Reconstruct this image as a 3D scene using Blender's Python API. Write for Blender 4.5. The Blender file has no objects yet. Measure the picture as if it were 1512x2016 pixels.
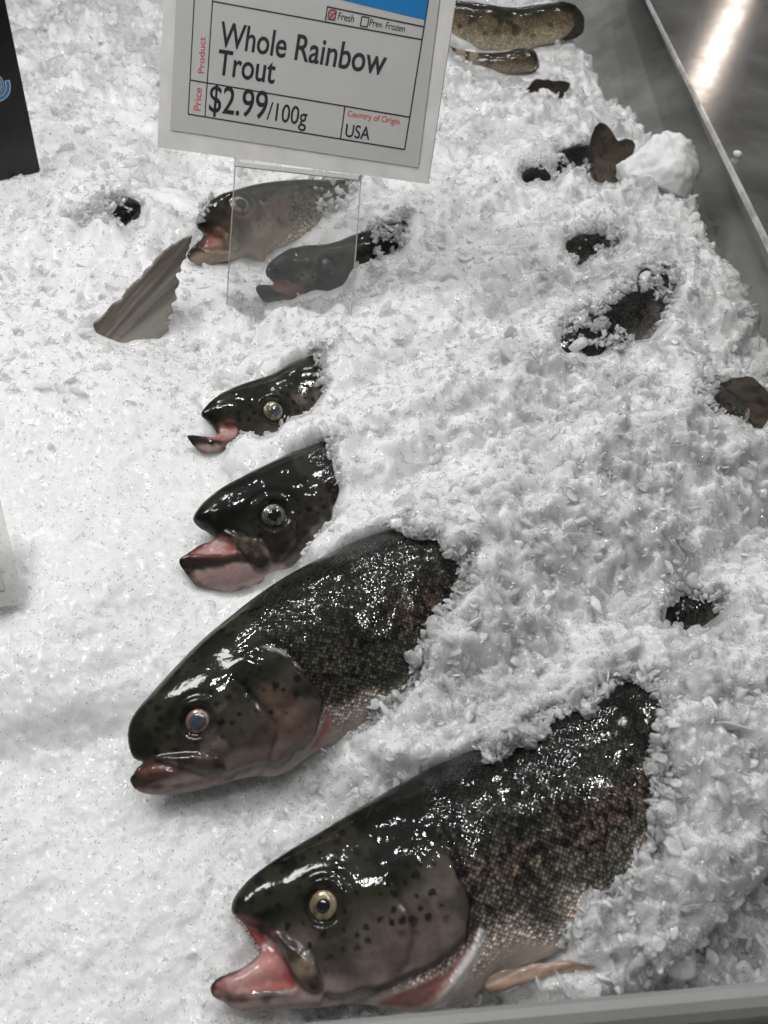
import bpy, bmesh, math, random
import numpy as np
from mathutils import Vector, Matrix

# ------------------------------------------------------------------ camera
SC = bpy.context.scene
COL = SC.collection
PW, PH, FPX = 1512.0, 2016.0, 1567.0          # photo size, focal length in its pixels
CAM_H, PITCH, ROLL = 0.33, math.radians(46), math.radians(6)
_F = np.array([0, math.cos(PITCH), -math.sin(PITCH)])
_U0 = np.array([0, math.sin(PITCH), math.cos(PITCH)])
_X0 = np.array([1.0, 0, 0])
CX = math.cos(ROLL) * _X0 + math.sin(ROLL) * _U0
CU = -math.sin(ROLL) * _X0 + math.cos(ROLL) * _U0
CF = _F
CP = np.array([0, 0, CAM_H])

cam = bpy.data.cameras.new('camera')
cam.sensor_fit = 'VERTICAL'
cam.sensor_height = 36.0
cam.lens = 36.0 * FPX / PH
cam.clip_start, cam.clip_end = 0.01, 50
cam.dof.use_dof = True
cam.dof.focus_distance = 0.42
cam.dof.aperture_fstop = cam.lens / 1.6
camo = bpy.data.objects.new('camera', cam)
COL.objects.link(camo)
_B = -CF
camo.matrix_world = Matrix(((CX[0], CU[0], _B[0], CP[0]), (CX[1], CU[1], _B[1], CP[1]),
                            (CX[2], CU[2], _B[2], CP[2]), (0, 0, 0, 1)))
SC.camera = camo

# ------------------------------------------------------------------ light and exposure
world = bpy.data.worlds.new('World')
SC.world = world
world.use_nodes = True
world.node_tree.nodes['Background'].inputs[0].default_value = (0.94, 0.97, 1.0, 1)
world.node_tree.nodes['Background'].inputs[1].default_value = 0.10
SC.view_settings.view_transform = 'Standard'
SC.view_settings.look = 'None'
SC.view_settings.exposure = -0.25
SC.view_settings.gamma = 1.0
SC.cycles.use_denoising = True
SC.cycles.use_adaptive_sampling = True
SC.cycles.adaptive_threshold = 0.045
SC.cycles.adaptive_min_samples = 20
SC.cycles.max_bounces = 14
SC.cycles.transmission_bounces = 14
SC.cycles.transparent_max_bounces = 16
SC.cycles.sample_clamp_indirect = 6.0
SC.cycles.blur_glossy = 0.3
SC.render.film_transparent = False


def lamp(name, loc, target, size, watts, col=(1, 1, 1), shape='DISK', size_y=None, roll=0.0, spread=None):
    l = bpy.data.lights.new(name, 'AREA')
    l.shape = shape
    l.size = size
    if size_y:
        l.size_y = size_y
    l.energy = watts
    l.color = col
    if spread:
        l.spread = math.radians(spread)
    o = bpy.data.objects.new(name, l)
    COL.objects.link(o)
    d = Vector(target) - Vector(loc)
    o.matrix_world = Matrix.Translation(Vector(loc)) @ d.to_track_quat('-Z', 'Y').to_matrix().to_4x4() @ Matrix.Rotation(roll, 4, 'Z')
    return o


lamp('case_lamp', (-0.62, 0.42, 0.80), (-0.14, 0.27, 0), 0.24, 3.5, (1.0, 0.995, 0.985))
for sx, sy in ((-0.45, 0.35), (-0.15, 0.72), (-0.58, 0.75), (0.28, 0.78), (-0.3, 1.15), (0.14, 1.3), (-0.65, 1.4), (0.5, 1.2), (-0.1, 1.75), (0.3, 2.1),
               (-0.25, 0.15), (0.45, 0.45), (-0.8, 1.0)):
    lamp('spot_bulb', (sx, sy, 1.25), (sx * 0.3, sy * 0.6 + 0.15, 0), 0.028, 1.5, (1.0, 0.995, 0.985))


# ------------------------------------------------------------------ projection helpers
def ray(px, py):
    px, py = np.asarray(px, float), np.asarray(py, float)
    return ((px - PW / 2) / FPX)[..., None] * CX - ((py - PH / 2) / FPX)[..., None] * CU + CF


def at(px, py, z=0.0):
    d = ray(px, py)
    t = (z - CAM_H) / d[..., 2]
    return CP + t[..., None] * d


def onplane(px, py, P, n):
    d = ray(px, py)
    t = ((P - CP) @ n) / (d @ n)
    return CP + t[..., None] * d


def proj(V):
    q = V - CP
    dep = q @ CF
    return PW / 2 + FPX * (q @ CX) / dep, PH / 2 - FPX * (q @ CU) / dep, dep


def norm(v):
    return v / np.linalg.norm(v)


def sstep(a, b, x):
    t = np.clip((x - a) / (b - a), 0, 1)
    return t * t * (3 - 2 * t)


def _hash(ix, iy, iz, seed):
    h = (ix.astype(np.int64) * 374761393 + iy.astype(np.int64) * 668265263 + iz.astype(np.int64) * 1274126177 + seed * 974711) & 0xffffffff
    h = ((h ^ (h >> 13)) * 1274126177) & 0xffffffff
    h = ((h ^ (h >> 16)) * 2246822519) & 0xffffffff
    return ((h ^ (h >> 15)) & 0xffffff) / float(0xffffff)


def noise(P, scale, seed=0):
    P = np.asarray(P, float) * scale
    if P.shape[-1] == 2:
        P = np.concatenate([P, np.zeros(P.shape[:-1] + (1,))], -1)
    i = np.floor(P).astype(np.int64)
    f = P - i
    f = f * f * (3 - 2 * f)
    r = 0
    for dx in (0, 1):
        for dy in (0, 1):
            for dz in (0, 1):
                w = (f[..., 0] if dx else 1 - f[..., 0]) * (f[..., 1] if dy else 1 - f[..., 1]) * (f[..., 2] if dz else 1 - f[..., 2])
                r = r + w * _hash(i[..., 0] + dx, i[..., 1] + dy, i[..., 2] + dz, seed)
    return r * 2 - 1


def fbm(P, scale, oct=3, seed=0):
    return sum(noise(P, scale * 2 ** k, seed + k) * 0.5 ** k for k in range(oct))


def flakes(P, size, seed, tilt=0.5, lift=0.35):
    '''height of a packed bed of tilted flakes, each about `size` across'''
    q = P / size
    i = np.floor(q).astype(np.int64)
    best = np.full(P.shape[:-1], 9e9)
    out = np.zeros(P.shape[:-1])
    z0 = np.zeros(P.shape[:-1], np.int64)
    for dx in (-1, 0, 1):
        for dy in (-1, 0, 1):
            cx, cy = i[..., 0] + dx, i[..., 1] + dy
            ax = cx + _hash(cx, cy, z0, seed)
            ay = cy + _hash(cx, cy, z0, seed + 1)
            ex, ey = q[..., 0] - ax, q[..., 1] - ay
            d = ex * ex + ey * ey - 0.35 * _hash(cx, cy, z0, seed + 2)
            h = lift * (_hash(cx, cy, z0, seed + 3) - 0.5) + tilt * ((_hash(cx, cy, z0, seed + 4) - 0.5) * ex + (_hash(cx, cy, z0, seed + 5) - 0.5) * ey) * 2
            m = d < best
            best = np.where(m, d, best)
            out = np.where(m, h, out)
    return out * size


def chaikin(p, n=2, closed=True):
    p = np.asarray(p, float)
    for _ in range(n):
        q = np.roll(p, -1, 0) if closed else p[1:]
        a = p if closed else p[:-1]
        r = np.empty((2 * len(a), p.shape[1]))
        r[0::2] = 0.75 * a + 0.25 * q
        r[1::2] = 0.25 * a + 0.75 * q
        if not closed:
            r = np.concatenate([p[:1], r, p[-1:]])
        p = r
    return p


def inpoly(x, y, poly):
    poly = np.asarray(poly, float)
    c = np.zeros(np.shape(x), bool)
    for (x0, y0), (x1, y1) in zip(poly, np.roll(poly, -1, 0)):
        if y0 == y1:
            continue
        m = ((y0 > y) != (y1 > y)) & (x < (x1 - x0) * (y - y0) / (y1 - y0) + x0)
        c ^= m
    return c


def segdist(x, y, pts, closed):
    pts = np.asarray(pts, float)
    best = np.full(np.shape(x), 1e9)
    nxt = np.roll(pts, -1, 0) if closed else pts[1:]
    for (x0, y0), (x1, y1) in zip(pts, nxt):
        dx, dy = x1 - x0, y1 - y0
        L = dx * dx + dy * dy + 1e-18
        t = np.clip(((x - x0) * dx + (y - y0) * dy) / L, 0, 1)
        d = (x - x0 - t * dx) ** 2 + (y - y0 - t * dy) ** 2
        best = np.minimum(best, d)
    return np.sqrt(best)


def sdpoly(x, y, poly):
    d = segdist(x, y, poly, True)
    return np.where(inpoly(x, y, poly), d, -d)


def blur2(a, n):
    for _ in range(n):
        a = (np.roll(a, 1, 0) + np.roll(a, -1, 0) + 2 * a) / 4
        a = (np.roll(a, 1, 1) + np.roll(a, -1, 1) + 2 * a) / 4
    return a


def surface_nets(Fv, org, h):
    """closed quad mesh of the zero level of Fv (negative inside)"""
    s = Fv < 0
    sh = np.array(Fv.shape)
    c = s[:-1, :-1, :-1].astype(np.int8)
    cnt = np.zeros(sh - 1, np.int8)
    for dx in (0, 1):
        for dy in (0, 1):
            for dz in (0, 1):
                cnt += s[dx:sh[0] - 1 + dx, dy:sh[1] - 1 + dy, dz:sh[2] - 1 + dz]
    act = np.argwhere((cnt > 0) & (cnt < 8))
    idx = np.full(sh - 1, -1, np.int64)
    idx[tuple(act.T)] = np.arange(len(act))
    val = {}
    for dx in (0, 1):
        for dy in (0, 1):
            for dz in (0, 1):
                val[(dx, dy, dz)] = Fv[act[:, 0] + dx, act[:, 1] + dy, act[:, 2] + dz]
    acc = np.zeros((len(act), 3))
    n = np.zeros(len(act))
    for a in val:
        for ax in range(3):
            if a[ax] == 0:
                b = list(a)
                b[ax] = 1
                va, vb = val[a], val[tuple(b)]
                m = (va < 0) != (vb < 0)
                t = np.where(m, va / np.where(m, va - vb, 1), 0)
                p = np.tile(np.array(a, float), (len(act), 1))
                p[:, ax] += t
                acc[m] += p[m]
                n[m] += 1
    V = (act + acc / n[:, None]) * h + org
    quads = []
    for ax in range(3):
        u, w = (ax + 1) % 3, (ax + 2) % 3
        s0 = [slice(1, -1)] * 3
        s1 = [slice(1, -1)] * 3
        s0[ax] = slice(0, -1)
        s1[ax] = slice(1, None)
        a, b = s[tuple(s0)], s[tuple(s1)]
        e = np.argwhere(a != b)
        off = np.array([1, 1, 1])
        off[ax] = 0
        base = e + off
        flip = a[tuple(e.T)]
        q = []
        for du, dw in ((0, 0), (-1, 0), (-1, -1), (0, -1)):
            k = base.copy()
            k[:, u] += du
            k[:, w] += dw
            q.append(idx[tuple(k.T)])
        q = np.stack(q, 1)
        q[~flip] = q[~flip][:, ::-1]
        quads.append(q)
    return V, np.concatenate(quads)


# ------------------------------------------------------------------ objects
def mesh_np(name, V, Fq, mat=None, smooth=True):
    me = bpy.data.meshes.new(name)
    k = Fq.shape[1]
    me.vertices.add(len(V))
    me.vertices.foreach_set('co', np.asarray(V, np.float32).ravel())
    me.loops.add(len(Fq) * k)
    me.loops.foreach_set('vertex_index', Fq.astype(np.int32).ravel())
    me.polygons.add(len(Fq))
    me.polygons.foreach_set('loop_start', np.arange(0, len(Fq) * k, k, dtype=np.int32))
    me.polygons.foreach_set('loop_total', np.full(len(Fq), k, np.int32))
    me.polygons.foreach_set('use_smooth', np.full(len(Fq), smooth, bool))
    me.update(calc_edges=True)
    me.validate()
    if mat:
        me.materials.append(mat)
    return me


def attr(me, name, kind, data):
    a = me.attributes.new(name, kind, 'POINT')
    key = {'FLOAT': 'value', 'FLOAT_VECTOR': 'vector', 'FLOAT_COLOR': 'color'}[kind]
    a.data.foreach_set(key, np.asarray(data, np.float32).ravel())


def add(name, me, parent=None):
    o = bpy.data.objects.new(name, me)
    COL.objects.link(o)
    if parent is not None:
        o.parent = parent
    return o


def tag(o, label, cat, group=None, kind=None):
    o['label'] = label
    o['category'] = cat
    if group:
        o['group'] = group
    return o


def empty(name, M=None):
    o = bpy.data.objects.new(name, None)
    o.empty_display_size = 0.02
    COL.objects.link(o)
    if M is not None:
        o.matrix_world = M
    return o


# ------------------------------------------------------------------ materials
class NT:
    def __init__(s, name):
        s.m = bpy.data.materials.new(name)
        s.m.use_nodes = True
        s.t = s.m.node_tree
        s.b = s.t.nodes['Principled BSDF']

    def n(s, kind, **kw):
        x = s.t.nodes.new(kind)
        for k, v in kw.items():
            if k.startswith('i_'):
                key = k[2:]
                x.inputs[int(key) if key.isdigit() else key.replace('_', ' ')].default_value = v
            else:
                setattr(x, k, v)
        return x

    def l(s, a, b):
        s.t.links.new(a, b)

    def set(s, **kw):
        for k, v in kw.items():
            s.b.inputs[k.replace('_', ' ')].default_value = v
        return s

    def math(s, op, a, b=None, clamp=False):
        x = s.n('ShaderNodeMath', operation=op, use_clamp=clamp)
        for i, v in enumerate((a, b)):
            if v is None:
                continue
            if isinstance(v, (int, float)):
                x.inputs[i].default_value = v
            else:
                s.l(v, x.inputs[i])
        return x.outputs[0]

    def ramp(s, fac, stops):
        r = s.n('ShaderNodeValToRGB')
        e = r.color_ramp.elements
        while len(e) < len(stops):
            e.new(0.5)
        for k, (p, c) in enumerate(stops):
            e[k].position = p
            e[k].color = (c, c, c, 1) if isinstance(c, (int, float)) else tuple(c) + (1,)
        s.l(fac, r.inputs[0])
        return r.outputs[0]


def simple(name, col, rough=0.5, metal=0.0, var=0.08, scale=60, bump=0.0, **kw):
    t = NT(name)
    t.set(Roughness=rough, Metallic=metal, **kw)
    nz = t.n('ShaderNodeTexNoise', i_Scale=scale, i_Detail=5.0)
    tc = t.n('ShaderNodeTexCoord')
    t.l(tc.outputs['Object'], nz.inputs['Vector'])
    a = tuple(min(1, c * (1 - var)) for c in col)
    b = tuple(min(1, c * (1 + var)) for c in col)
    t.l(t.ramp(nz.outputs['Fac'], [(0.3, a), (0.7, b)]), t.b.inputs['Base Color'])
    if bump:
        bp = t.n('ShaderNodeBump', i_Strength=bump, i_Distance=0.0006)
        t.l(nz.outputs['Fac'], bp.inputs['Height'])
        t.l(bp.outputs[0], t.b.inputs['Normal'])
    return t.m


def skin_material():
    t = NT('trout_skin')
    pig = t.n('ShaderNodeAttribute', attribute_name='pig')
    sc = t.n('ShaderNodeAttribute', attribute_name='scale_uv')
    msk = t.n('ShaderNodeAttribute', attribute_name='scaly')
    mp = t.n('ShaderNodeMapping')
    mp.inputs['Rotation'].default_value = (0, 0, math.radians(45))
    mp.inputs['Scale'].default_value = (700, 820, 1)
    t.l(sc.outputs['Vector'], mp.inputs['Vector'])
    wob = t.n('ShaderNodeTexNoise', i_Scale=260.0, i_Detail=2.0)
    t.l(sc.outputs['Vector'], wob.inputs['Vector'])
    vm = t.n('ShaderNodeVectorMath', operation='MULTIPLY_ADD')
    t.l(wob.outputs['Color'], vm.inputs[0])
    vm.inputs[1].default_value = (0.7, 0.7, 0)
    t.l(mp.outputs[0], vm.inputs[2])
    vo = t.n('ShaderNodeTexVoronoi', voronoi_dimensions='2D', i_Scale=1.0, i_Randomness=0.5)
    t.l(vm.outputs[0], vo.inputs['Vector'])
    inv = t.math('SUBTRACT', 1.0, vo.outputs['Distance'], True)
    # pigment per scale: pale centre, dark rim, some scales paler than others
    bright = t.ramp(vo.outputs['Distance'], [(0.05, 2.1), (0.40, 1.0), (0.62, 0.4)])
    sepv = t.n('ShaderNodeSeparateColor')
    t.l(vo.outputs['Color'], sepv.inputs[0])
    rnd = t.ramp(sepv.outputs[0], [(0.0, 0.45), (0.55, 0.9), (1.0, 2.1)])
    mul = t.n('ShaderNodeMix', data_type='RGBA', blend_type='MULTIPLY', i_0=1.0)
    t.l(bright, mul.inputs[6])
    t.l(rnd, mul.inputs[7])
    one = t.n('ShaderNodeMix', data_type='RGBA')
    t.l(msk.outputs['Fac'], one.inputs[0])
    one.inputs[6].default_value = (1, 1, 1, 1)
    t.l(mul.outputs[2], one.inputs[7])
    tint = t.n('ShaderNodeMix', data_type='RGBA', blend_type='MULTIPLY', i_0=1.0)
    t.l(pig.outputs['Color'], tint.inputs[6])
    t.l(one.outputs[2], tint.inputs[7])
    geo = t.n('ShaderNodeTexCoord')
    nz = t.n('ShaderNodeTexNoise', i_Scale=420.0, i_Detail=4.0, i_Roughness=0.6)
    t.l(geo.outputs['Object'], nz.inputs['Vector'])
    m2 = t.n('ShaderNodeMix', data_type='RGBA', blend_type='MULTIPLY', i_0=1.0)
    t.l(tint.outputs[2], m2.inputs[6])
    t.l(t.ramp(nz.outputs['Fac'], [(0.3, 0.84), (0.7, 1.16)]), m2.inputs[7])
    t.l(m2.outputs[2], t.b.inputs['Base Color'])
    wav = t.n('ShaderNodeTexNoise', i_Scale=130.0, i_Detail=3.0)
    t.l(geo.outputs['Object'], wav.inputs['Vector'])
    b0 = t.n('ShaderNodeBump', i_Strength=0.30, i_Distance=0.0012)
    t.l(wav.outputs['Fac'], b0.inputs['Height'])
    b1 = t.n('ShaderNodeBump', i_Strength=0.42, i_Distance=0.00032)
    pn = t.n('ShaderNodeTexNoise', i_Scale=45.0, i_Detail=3.0)
    t.l(sc.outputs['Vector'], pn.inputs['Vector'])
    pv = t.ramp(pn.outputs['Fac'], [(0.40, 0.15), (0.62, 1.0)])
    t.l(t.math('MULTIPLY', t.math('MULTIPLY', inv, msk.outputs['Fac']), pv), b1.inputs['Height'])
    t.l(b0.outputs[0], b1.inputs['Normal'])
    b2 = t.n('ShaderNodeBump', i_Strength=0.22, i_Distance=0.00025)
    t.l(nz.outputs['Fac'], b2.inputs['Height'])
    t.l(b1.outputs[0], b2.inputs['Normal'])
    t.l(b2.outputs[0], t.b.inputs['Normal'])
    t.set(Roughness=0.34, Coat_Weight=0.8, Coat_Roughness=0.045, IOR=1.36)
    t.b.inputs['Specular IOR Level'].default_value = 0.10
    t.l(b2.outputs[0], t.b.inputs['Coat Normal'])
    t.b.inputs['Subsurface Weight'].default_value = 0.0
    return t.m


def fin_material():
    t = NT('fin_membrane')
    pig = t.n('ShaderNodeAttribute', attribute_name='pig')
    t.l(pig.outputs['Color'], t.b.inputs['Base Color'])
    tc = t.n('ShaderNodeTexCoord')
    nz = t.n('ShaderNodeTexNoise', i_Scale=500.0, i_Detail=3.0)
    t.l(tc.outputs['Object'], nz.inputs['Vector'])
    bp = t.n('ShaderNodeBump', i_Strength=0.5, i_Distance=0.0004)
    t.l(nz.outputs['Fac'], bp.inputs['Height'])
    t.l(bp.outputs[0], t.b.inputs['Normal'])
    t.set(Roughness=0.36, Coat_Weight=0.5, Coat_Roughness=0.1)
    tl_ = t.n('ShaderNodeBsdfTranslucent')
    t.l(pig.outputs['Color'], tl_.inputs[0])
    mx = t.n('ShaderNodeMixShader', i_0=0.25)
    t.l(t.b.outputs[0], mx.inputs[1])
    t.l(tl_.outputs[0], mx.inputs[2])
    t.l(mx.outputs[0], t.t.nodes['Material Output'].inputs[0])
    return t.m


def ice_material(name, chips):
    t = NT(name)
    tc = t.n('ShaderNodeTexCoord')
    nz = t.n('ShaderNodeTexNoise', i_Scale=300.0 if not chips else 330.0, i_Detail=4.0, i_Roughness=0.6)
    t.l(tc.outputs['Object'], nz.inputs['Vector'])
    b1 = t.n('ShaderNodeBump', i_Strength=0.45 if not chips else 0.22, i_Distance=0.0012)
    t.l(nz.outputs['Fac'], b1.inputs['Height'])
    bp = b1
    if not chips:
        fine = t.n('ShaderNodeTexNoise', i_Scale=750.0, i_Detail=2.0)
        t.l(tc.outputs['Object'], fine.inputs['Vector'])
        bp = t.n('ShaderNodeBump', i_Strength=0.25, i_Distance=0.0006)
        t.l(fine.outputs['Fac'], bp.inputs['Height'])
        t.l(b1.outputs[0], bp.inputs['Normal'])
    if not chips:
        t.l(bp.outputs[0], t.b.inputs['Normal'])
        big = t.n('ShaderNodeTexNoise', i_Scale=28.0, i_Detail=5.0, i_Roughness=0.6)
        t.l(tc.outputs['Object'], big.inputs['Vector'])
        wa = t.n('ShaderNodeAttribute', attribute_name='wet')
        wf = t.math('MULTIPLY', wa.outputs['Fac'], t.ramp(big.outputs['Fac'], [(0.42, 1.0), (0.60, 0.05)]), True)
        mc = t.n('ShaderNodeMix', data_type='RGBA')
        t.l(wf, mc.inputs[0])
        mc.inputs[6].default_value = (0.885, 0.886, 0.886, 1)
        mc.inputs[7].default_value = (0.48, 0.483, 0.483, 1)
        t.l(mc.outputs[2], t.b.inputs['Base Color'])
        t.set(IOR=1.5, Roughness=0.07)
        t.b.inputs['Subsurface Weight'].default_value = 1.0
        t.b.inputs['Subsurface Radius'].default_value = (0.98, 1.0, 1.0)
        t.b.inputs['Subsurface Scale'].default_value = 0.010
        return t.m
    out = t.t.nodes['Material Output']
    a = t.n('ShaderNodeAttribute', attribute_name='clear')
    t.l(bp.outputs[0], t.b.inputs['Normal'])
    t.set(Base_Color=(0.965, 0.967, 0.967, 1), IOR=1.42, Roughness=0.08)
    t.b.inputs['Subsurface Weight'].default_value = 0.5
    t.b.inputs['Subsurface Radius'].default_value = (0.98, 1.0, 1.0)
    t.b.inputs['Subsurface Scale'].default_value = 0.0015
    clr = t.n('ShaderNodeBsdfTransparent', i_Color=(0.985, 0.988, 0.99, 1))
    gls = t.n('ShaderNodeBsdfGlossy', i_Color=(1, 1, 1, 1), i_Roughness=0.055)
    t.l(bp.outputs[0], gls.inputs['Normal'])
    fr = t.n('ShaderNodeFresnel', i_IOR=1.22)
    t.l(bp.outputs[0], fr.inputs['Normal'])
    wet = t.n('ShaderNodeMixShader')
    t.l(t.math('MULTIPLY_ADD', fr.outputs[0], 0.4), wet.inputs[0])
    wet.inputs[0].links[0].from_node.inputs[2].default_value = 0.05
    t.l(clr.outputs[0], wet.inputs[1])
    t.l(gls.outputs[0], wet.inputs[2])
    ref = t.n('ShaderNodeBsdfGlass', i_Color=(0.99, 0.995, 0.997, 1), i_Roughness=0.03, i_IOR=1.31)
    t.l(bp.outputs[0], ref.inputs['Normal'])
    cg = t.n('ShaderNodeMixShader', i_0=0.32)
    t.l(wet.outputs[0], cg.inputs[1])
    t.l(ref.outputs[0], cg.inputs[2])
    frost = t.ramp(nz.outputs['Fac'], [(0.35, 0.7), (0.65, 1.0)])
    f = t.math('MULTIPLY', a.outputs['Fac'], frost, True)
    m1 = t.n('ShaderNodeMixShader')
    t.l(f, m1.inputs[0])
    t.l(t.b.outputs[0], m1.inputs[1])
    t.l(cg.outputs[0], m1.inputs[2])
    t.l(m1.outputs[0], out.inputs['Surface'])
    return t.m


M = {}
M['skin'] = skin_material()
M['fin'] = fin_material()
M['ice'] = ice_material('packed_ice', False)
M['chip'] = ice_material('ice_chip', True)
M['grain'] = simple('ice_grain', (0.93, 0.932, 0.93), 0.06, var=0.02, scale=300, IOR=1.5)
M['lump'] = ice_material('frosted_ice', False)
M['tooth'] = simple('tooth', (0.62, 0.50, 0.45), 0.2, var=0.1)
M['pupil'] = simple('pupil', (0.006, 0.008, 0.012), 0.06, var=0.3, scale=300, Coat_Weight=1.0)
M['cloudy_pupil'] = simple('cloudy_pupil', (0.05, 0.065, 0.085), 0.08, var=0.3, scale=400, Coat_Weight=1.0)


def iris_material(name, c1, c2):
    t = NT(name)
    tc = t.n('ShaderNodeTexCoord')
    nz = t.n('ShaderNodeTexNoise', i_Scale=330.0, i_Detail=5.0)
    t.l(tc.outputs['Object'], nz.inputs['Vector'])
    t.l(t.ramp(nz.outputs['Fac'], [(0.32, tuple(v * 0.5 for v in c1)), (0.66, c2)]), t.b.inputs['Base Color'])
    t.set(Roughness=0.22, Metallic=0.25, Coat_Weight=1.0, Coat_Roughness=0.03)
    return t.m


M['iris_gold'] = iris_material('gold_iris', (0.13, 0.085, 0.04), (0.36, 0.29, 0.18))
M['iris_red'] = iris_material('bloodshot_iris', (0.25, 0.06, 0.045), (0.36, 0.25, 0.19))
M['iris_pale'] = iris_material('pale_iris', (0.07, 0.065, 0.05), (0.18, 0.165, 0.14))
M['iris_yellow'] = iris_material('yellow_iris', (0.13, 0.10, 0.045), (0.30, 0.26, 0.16))
M['iris_dark'] = iris_material('dark_iris', (0.02, 0.02, 0.022), (0.04, 0.04, 0.042))


# ------------------------------------------------------------------ trout
FISH_PTS = []        # (world verts, normals, exposed px polygons, speckled px polygons, poly of whole outline)


class Plane2D:
    """the upright middle plane of a fish: x runs snout to tail, z towards its back"""
    def __init__(s, S, T, up_mix):
        mid = (S + T) / 2
        s.S = S
        s.d = norm(T - S)
        q = norm(CP - S * 0.75 - mid * 0.25)
        n = q * (1 - up_mix) + np.array([0, 0, 1.0]) * up_mix
        n = norm(n - (n @ s.d) * s.d)
        s.n = n
        s.e = np.cross(n, s.d)

    def px(s, pts):
        pts = np.asarray(pts, float)
        P = onplane(pts[:, 0], pts[:, 1], s.S, s.n) - s.S
        return np.stack([P @ s.d, P @ s.e], 1)

    def matrix(s):
        y = -s.n
        return Matrix(((s.d[0], y[0], s.e[0], s.S[0]), (s.d[1], y[1], s.e[1], s.S[1]),
                       (s.d[2], y[2], s.e[2], s.S[2]), (0, 0, 0, 1)))

    def world(s, V):
        return s.S + V[:, :1] * s.d - V[:, 1:2] * s.n + V[:, 2:] * s.e


def inflate(poly, h, wfun, relief=None, blur=2, pad=4, squash=0.95):
    """solid with the outline poly (x, z) and a rounded thickness along y"""
    lo, hi = poly.min(0) - pad * h, poly.max(0) + pad * h
    nx, nz = int((hi[0] - lo[0]) / h) + 2, int((hi[1] - lo[1]) / h) + 2
    X = lo[0] + np.arange(nx) * h
    Z = lo[1] + np.arange(nz) * h
    XX, ZZ = np.meshgrid(X, Z, indexing='ij')
    sd = sdpoly(XX, ZZ, poly)
    R = sd.max(1)
    k = max(3, int(0.012 / h))
    Rp = np.pad(R, k, mode='edge')
    R = np.convolve(Rp, np.hanning(2 * k + 3)[1:-1] / np.hanning(2 * k + 3)[1:-1].sum(), mode='same')[k:-k]
    R = np.maximum(R, h) * squash
    w = wfun(X, R)
    t = np.clip(sd / R[:, None], None, 1)
    W2 = np.where(t > 0, 1 - (1 - np.clip(t, 0, 1)) ** 2, 2 * t) * (w ** 2)[:, None]
    ins = sd > 2 * h
    Wb = blur2(W2, blur)
    W2 = np.where(ins, Wb, W2)
    Wd = np.sqrt(np.maximum(W2, 0))
    if relief is not None:
        Wn = relief(XX, ZZ, Wd, sd)
        W2 = np.where(W2 > 0, np.maximum(Wn, 0.0004) ** 2, W2)
    wm = math.sqrt(W2.max()) + 3 * h
    ny = int(2 * wm / h) + 2
    Y = -wm + np.arange(ny) * h
    g = (Y[None, :, None] ** 2 - W2[:, None, :]) / (2 * np.sqrt(np.maximum(W2, (1.5 * h) ** 2)))[:, None, :]
    V, Q = surface_nets(g.astype(np.float32), np.array([lo[0], Y[0], lo[1]]), h)
    return V, Q


def spots_field(x, z, pts, rad):
    best = np.zeros(len(x))
    for (a, b), r in zip(pts, rad):
        d = np.sqrt((x - a) ** 2 + (z - b) ** 2)
        best = np.maximum(best, 1 - sstep(r * 0.78, r * 1.08, d))
    return best


def mixc(c, new, k):
    return c + (np.asarray(new) - c) * k[:, None]


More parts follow.
